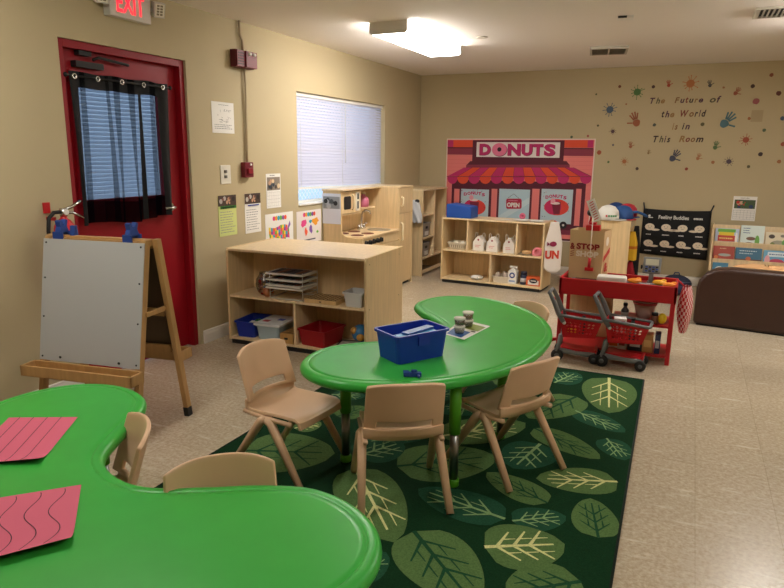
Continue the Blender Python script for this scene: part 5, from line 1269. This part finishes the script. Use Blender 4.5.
# ------------------------------------------------------------------ pink papers on near table
def pink(nm, lb, P, wavy, curl):
    NX, NY = 16, 16; PKM = M('#d4627c', .75); m = MB()
    def f(u, v):
        p = quad(P, u, v); z = .505+.0015
        # corner / edge curl
        e = max(0, curl(u, v)); z += e
        return (p.x, p.y, z)
    m.grid(f, NX, NY, PKM)
    LN = M('#4a3038', .8)
    def strip(pts):
        for (a, b) in zip(pts[:-1], pts[1:]):
            A, B = Vector(f(*a)), Vector(f(*b)); d = (B-A).normalized(); n = Vector((-d.y, d.x, 0))*.0012
            up = Vector((0, 0, .0009)); m.add([A+n+up, A-n+up, B-n+up, B+n+up], [(0, 1, 2, 3)], LN)
    for k in range(4):
        c = .16+.2*k
        if wavy: strip([(j/30, c+.05+.06*math.sin(j/30*2*PI*1.6+.8)) for j in range(1, 30)]) if k < 4 else None
        else: strip([(j/10, c) for j in range(0, 11)])
    o = m.build(nm); tag(o, lb, 'paper', 'pink papers on the near table')
P1 = [(1.159, 1.405), (1.367, 1.100), (1.573, 1.214), (1.375, 1.517)]
pink('pink_paper', 'pink sheet with straight lines on the near table, farther one', P1, False, lambda u, v: .018*max(0, (u-.78)/.22)**2*v)
P2 = [(1.653-.07, 1.030-.075), (1.947-.07, .827-.075), (2.020, .961), (1.795, 1.178)]
def swap(P): return P
pink('pink_paper', 'pink sheet with wavy lines on the near table, nearer one', P2, True, lambda u, v: .02*max(0, (u-.72)/.28)**2)

# ------------------------------------------------------------------ easel
EW = M('#b98f5a', .5, wood=True)
ex, ey = .590, 2.360; erz = .171
ET = TR(ex, ey, 0, rz=erz)
t = thing('art_easel', 'wooden two sided art easel with whiteboard by the red door', 'easel', (ex, ey, 0), erz)
HT = 1.02; S_ = .205
for sy, nm in ((-1, 'front_leg'), (1, 'rear_leg')):
    for x in (-.285, .285):
        b_ = MB(); w_ = .018; d_ = .013
        top = (x, sy*.010, HT); bot = (x, sy*S_, .045)
        def col(p, q):
            vs = [(p[0]-w_ if 0 else p[0]-.014, p[1]-.020, p[2]), (p[0]+.014, p[1]-.020, p[2]), (p[0]+.014, p[1]+.020, p[2]), (p[0]-.014, p[1]+.020, p[2]),
                  (q[0]-.014, q[1]-.020, q[2]), (q[0]+.014, q[1]-.020, q[2]), (q[0]+.014, q[1]+.020, q[2]), (q[0]-.014, q[1]+.020, q[2])]
            return vs, [(0, 1, 2, 3), (7, 6, 5, 4), (0, 4, 5, 1), (1, 5, 6, 2), (2, 6, 7, 3), (3, 7, 4, 0)]
        xx = x if sy < 0 else x*1.0+(.03 if x > 0 else -.03)
        lg = MB().add(*col((xx, sy*.022, HT), (xx, sy*S_, .05)), EW).build('leg', t, bevel=.003)
        MB().add(*col((xx, sy*(S_-.003), .055), (xx, sy*(S_+.006), 0)), BLACK, ).build('rubber_foot', lg)
def slope(z): return S_-(S_-.022)*(z/HT) if 0 else .022+(S_-.022)*(1-z/HT)
for sy in (-1, 1):
    ya_, yb_ = sy*(slope(.39)+.022), sy*(slope(1.0)+.022); th = sy*.006
    m = MB().add([(-.298, ya_, .39), (.298, ya_, .39), (.298, yb_, 1.005), (-.298, yb_, 1.005), (-.298, ya_+th, .39), (.298, ya_+th, .39), (.298, yb_+th, 1.005), (-.298, yb_+th, 1.005)],
                 [(0, 1, 2, 3), (7, 6, 5, 4), (0, 4, 5, 1), (1, 5, 6, 2), (2, 6, 7, 3), (3, 7, 4, 0)], M('#b4b6b8', .32) if sy < 0 else M('#5c4a36', .6))
    if sy < 0:
        for x in (-.28, .28):
            for q in (.03, .36, .68, .97): 
                yy = ya_+(yb_-ya_)*q; zz = .39+.615*q; m.lathe([(.005, 0), (.005, .003)], DARK, TR(x, yy-.0055, zz, rx=PI/2), 8)
        for x in (-.17, .18): m.lathe([(.007, 0), (.007, .003)], DARK, TR(x, ya_+(yb_-ya_)*.03-.006, .41, rx=PI/2), 8)
    m.build('whiteboard' if sy < 0 else 'rear_board', t)
    for zc in (.41, .99): MB().box(-.285, .285, sy*slope(zc)-.008, sy*slope(zc)+.008, zc-.02, zc+.02, EW).build('crossbar', t)
    if sy > 0: MB().box(-.285, .285, sy*slope(.62)-.006, sy*slope(.62)+.006, .60, .64, EW).build('crossbar', t)
    # tray
    y0 = slope(.36)+.026; y1 = y0+.10; X_ = .325; tz = .33
    lo, hi = (sy*y0, sy*y1) if sy > 0 else (sy*y1, sy*y0)
    m = MB().box(-X_, X_, lo, hi, tz, tz+.008, EW).box(-X_, X_, lo, lo+.012, tz, tz+.055, EW).box(-X_, X_, hi-.012, hi, tz, tz+.055, EW).box(-X_, -X_+.012, lo, hi, tz, tz+.055, EW).box(X_-.012, X_, lo, hi, tz, tz+.055, EW)
    m.build('paint_tray', t, bevel=.002)
for s in (-1, 1): MB().box(s*.285-.01+s*.016, s*.285+.01+s*.016, -.085, .085, .64, .66, EW).build('side_brace', t)
MB().box(-.30, .30, -.018, .018, HT-.035, HT, EW).build('top_rail', t)
def big_clip(x, lb, k):
    m = MB().box(-.028, .028, -.042, -.034, -.045, .02, BC).box(-.028, .028, .026, .034, -.045, .02, BC).prism([(-.042, .015), (.034, .015), (.02, .045), (.03, .075), (.018, .08), (-.004, .045), (-.02, .08), (-.034, .075), (-.028, .045)], -.014, .014, BC, 'x')
    m.box(-.010, .010, -.02, .012, .02, .06, BC)
    put(m, 'plastic_clip', lb, 'clip', ET, x, 0, HT, .1*k, 'blue clips on the easel')
big_clip(-.225, 'blue plastic clip at the left of the easel top', 1); big_clip(.195, 'blue plastic clip at the right of the easel top', -1)
put(MB().prism([(-.02, .0), (.02, .0), (.012, .05), (-.012, .05)], -.012, .012, BC, 'x'), 'plastic_clip', 'blue plastic clip just right of the left clip on the easel', 'clip', ET, -.165, .012, HT, .2, 'blue clips on the easel')

# ------------------------------------------------------------------ view
sc = bpy.context.scene
sc.view_settings.view_transform = 'Standard'; sc.view_settings.look = 'None'; sc.view_settings.gamma = 1; sc.view_settings.use_curve_mapping = False
sc.view_settings.exposure = .74
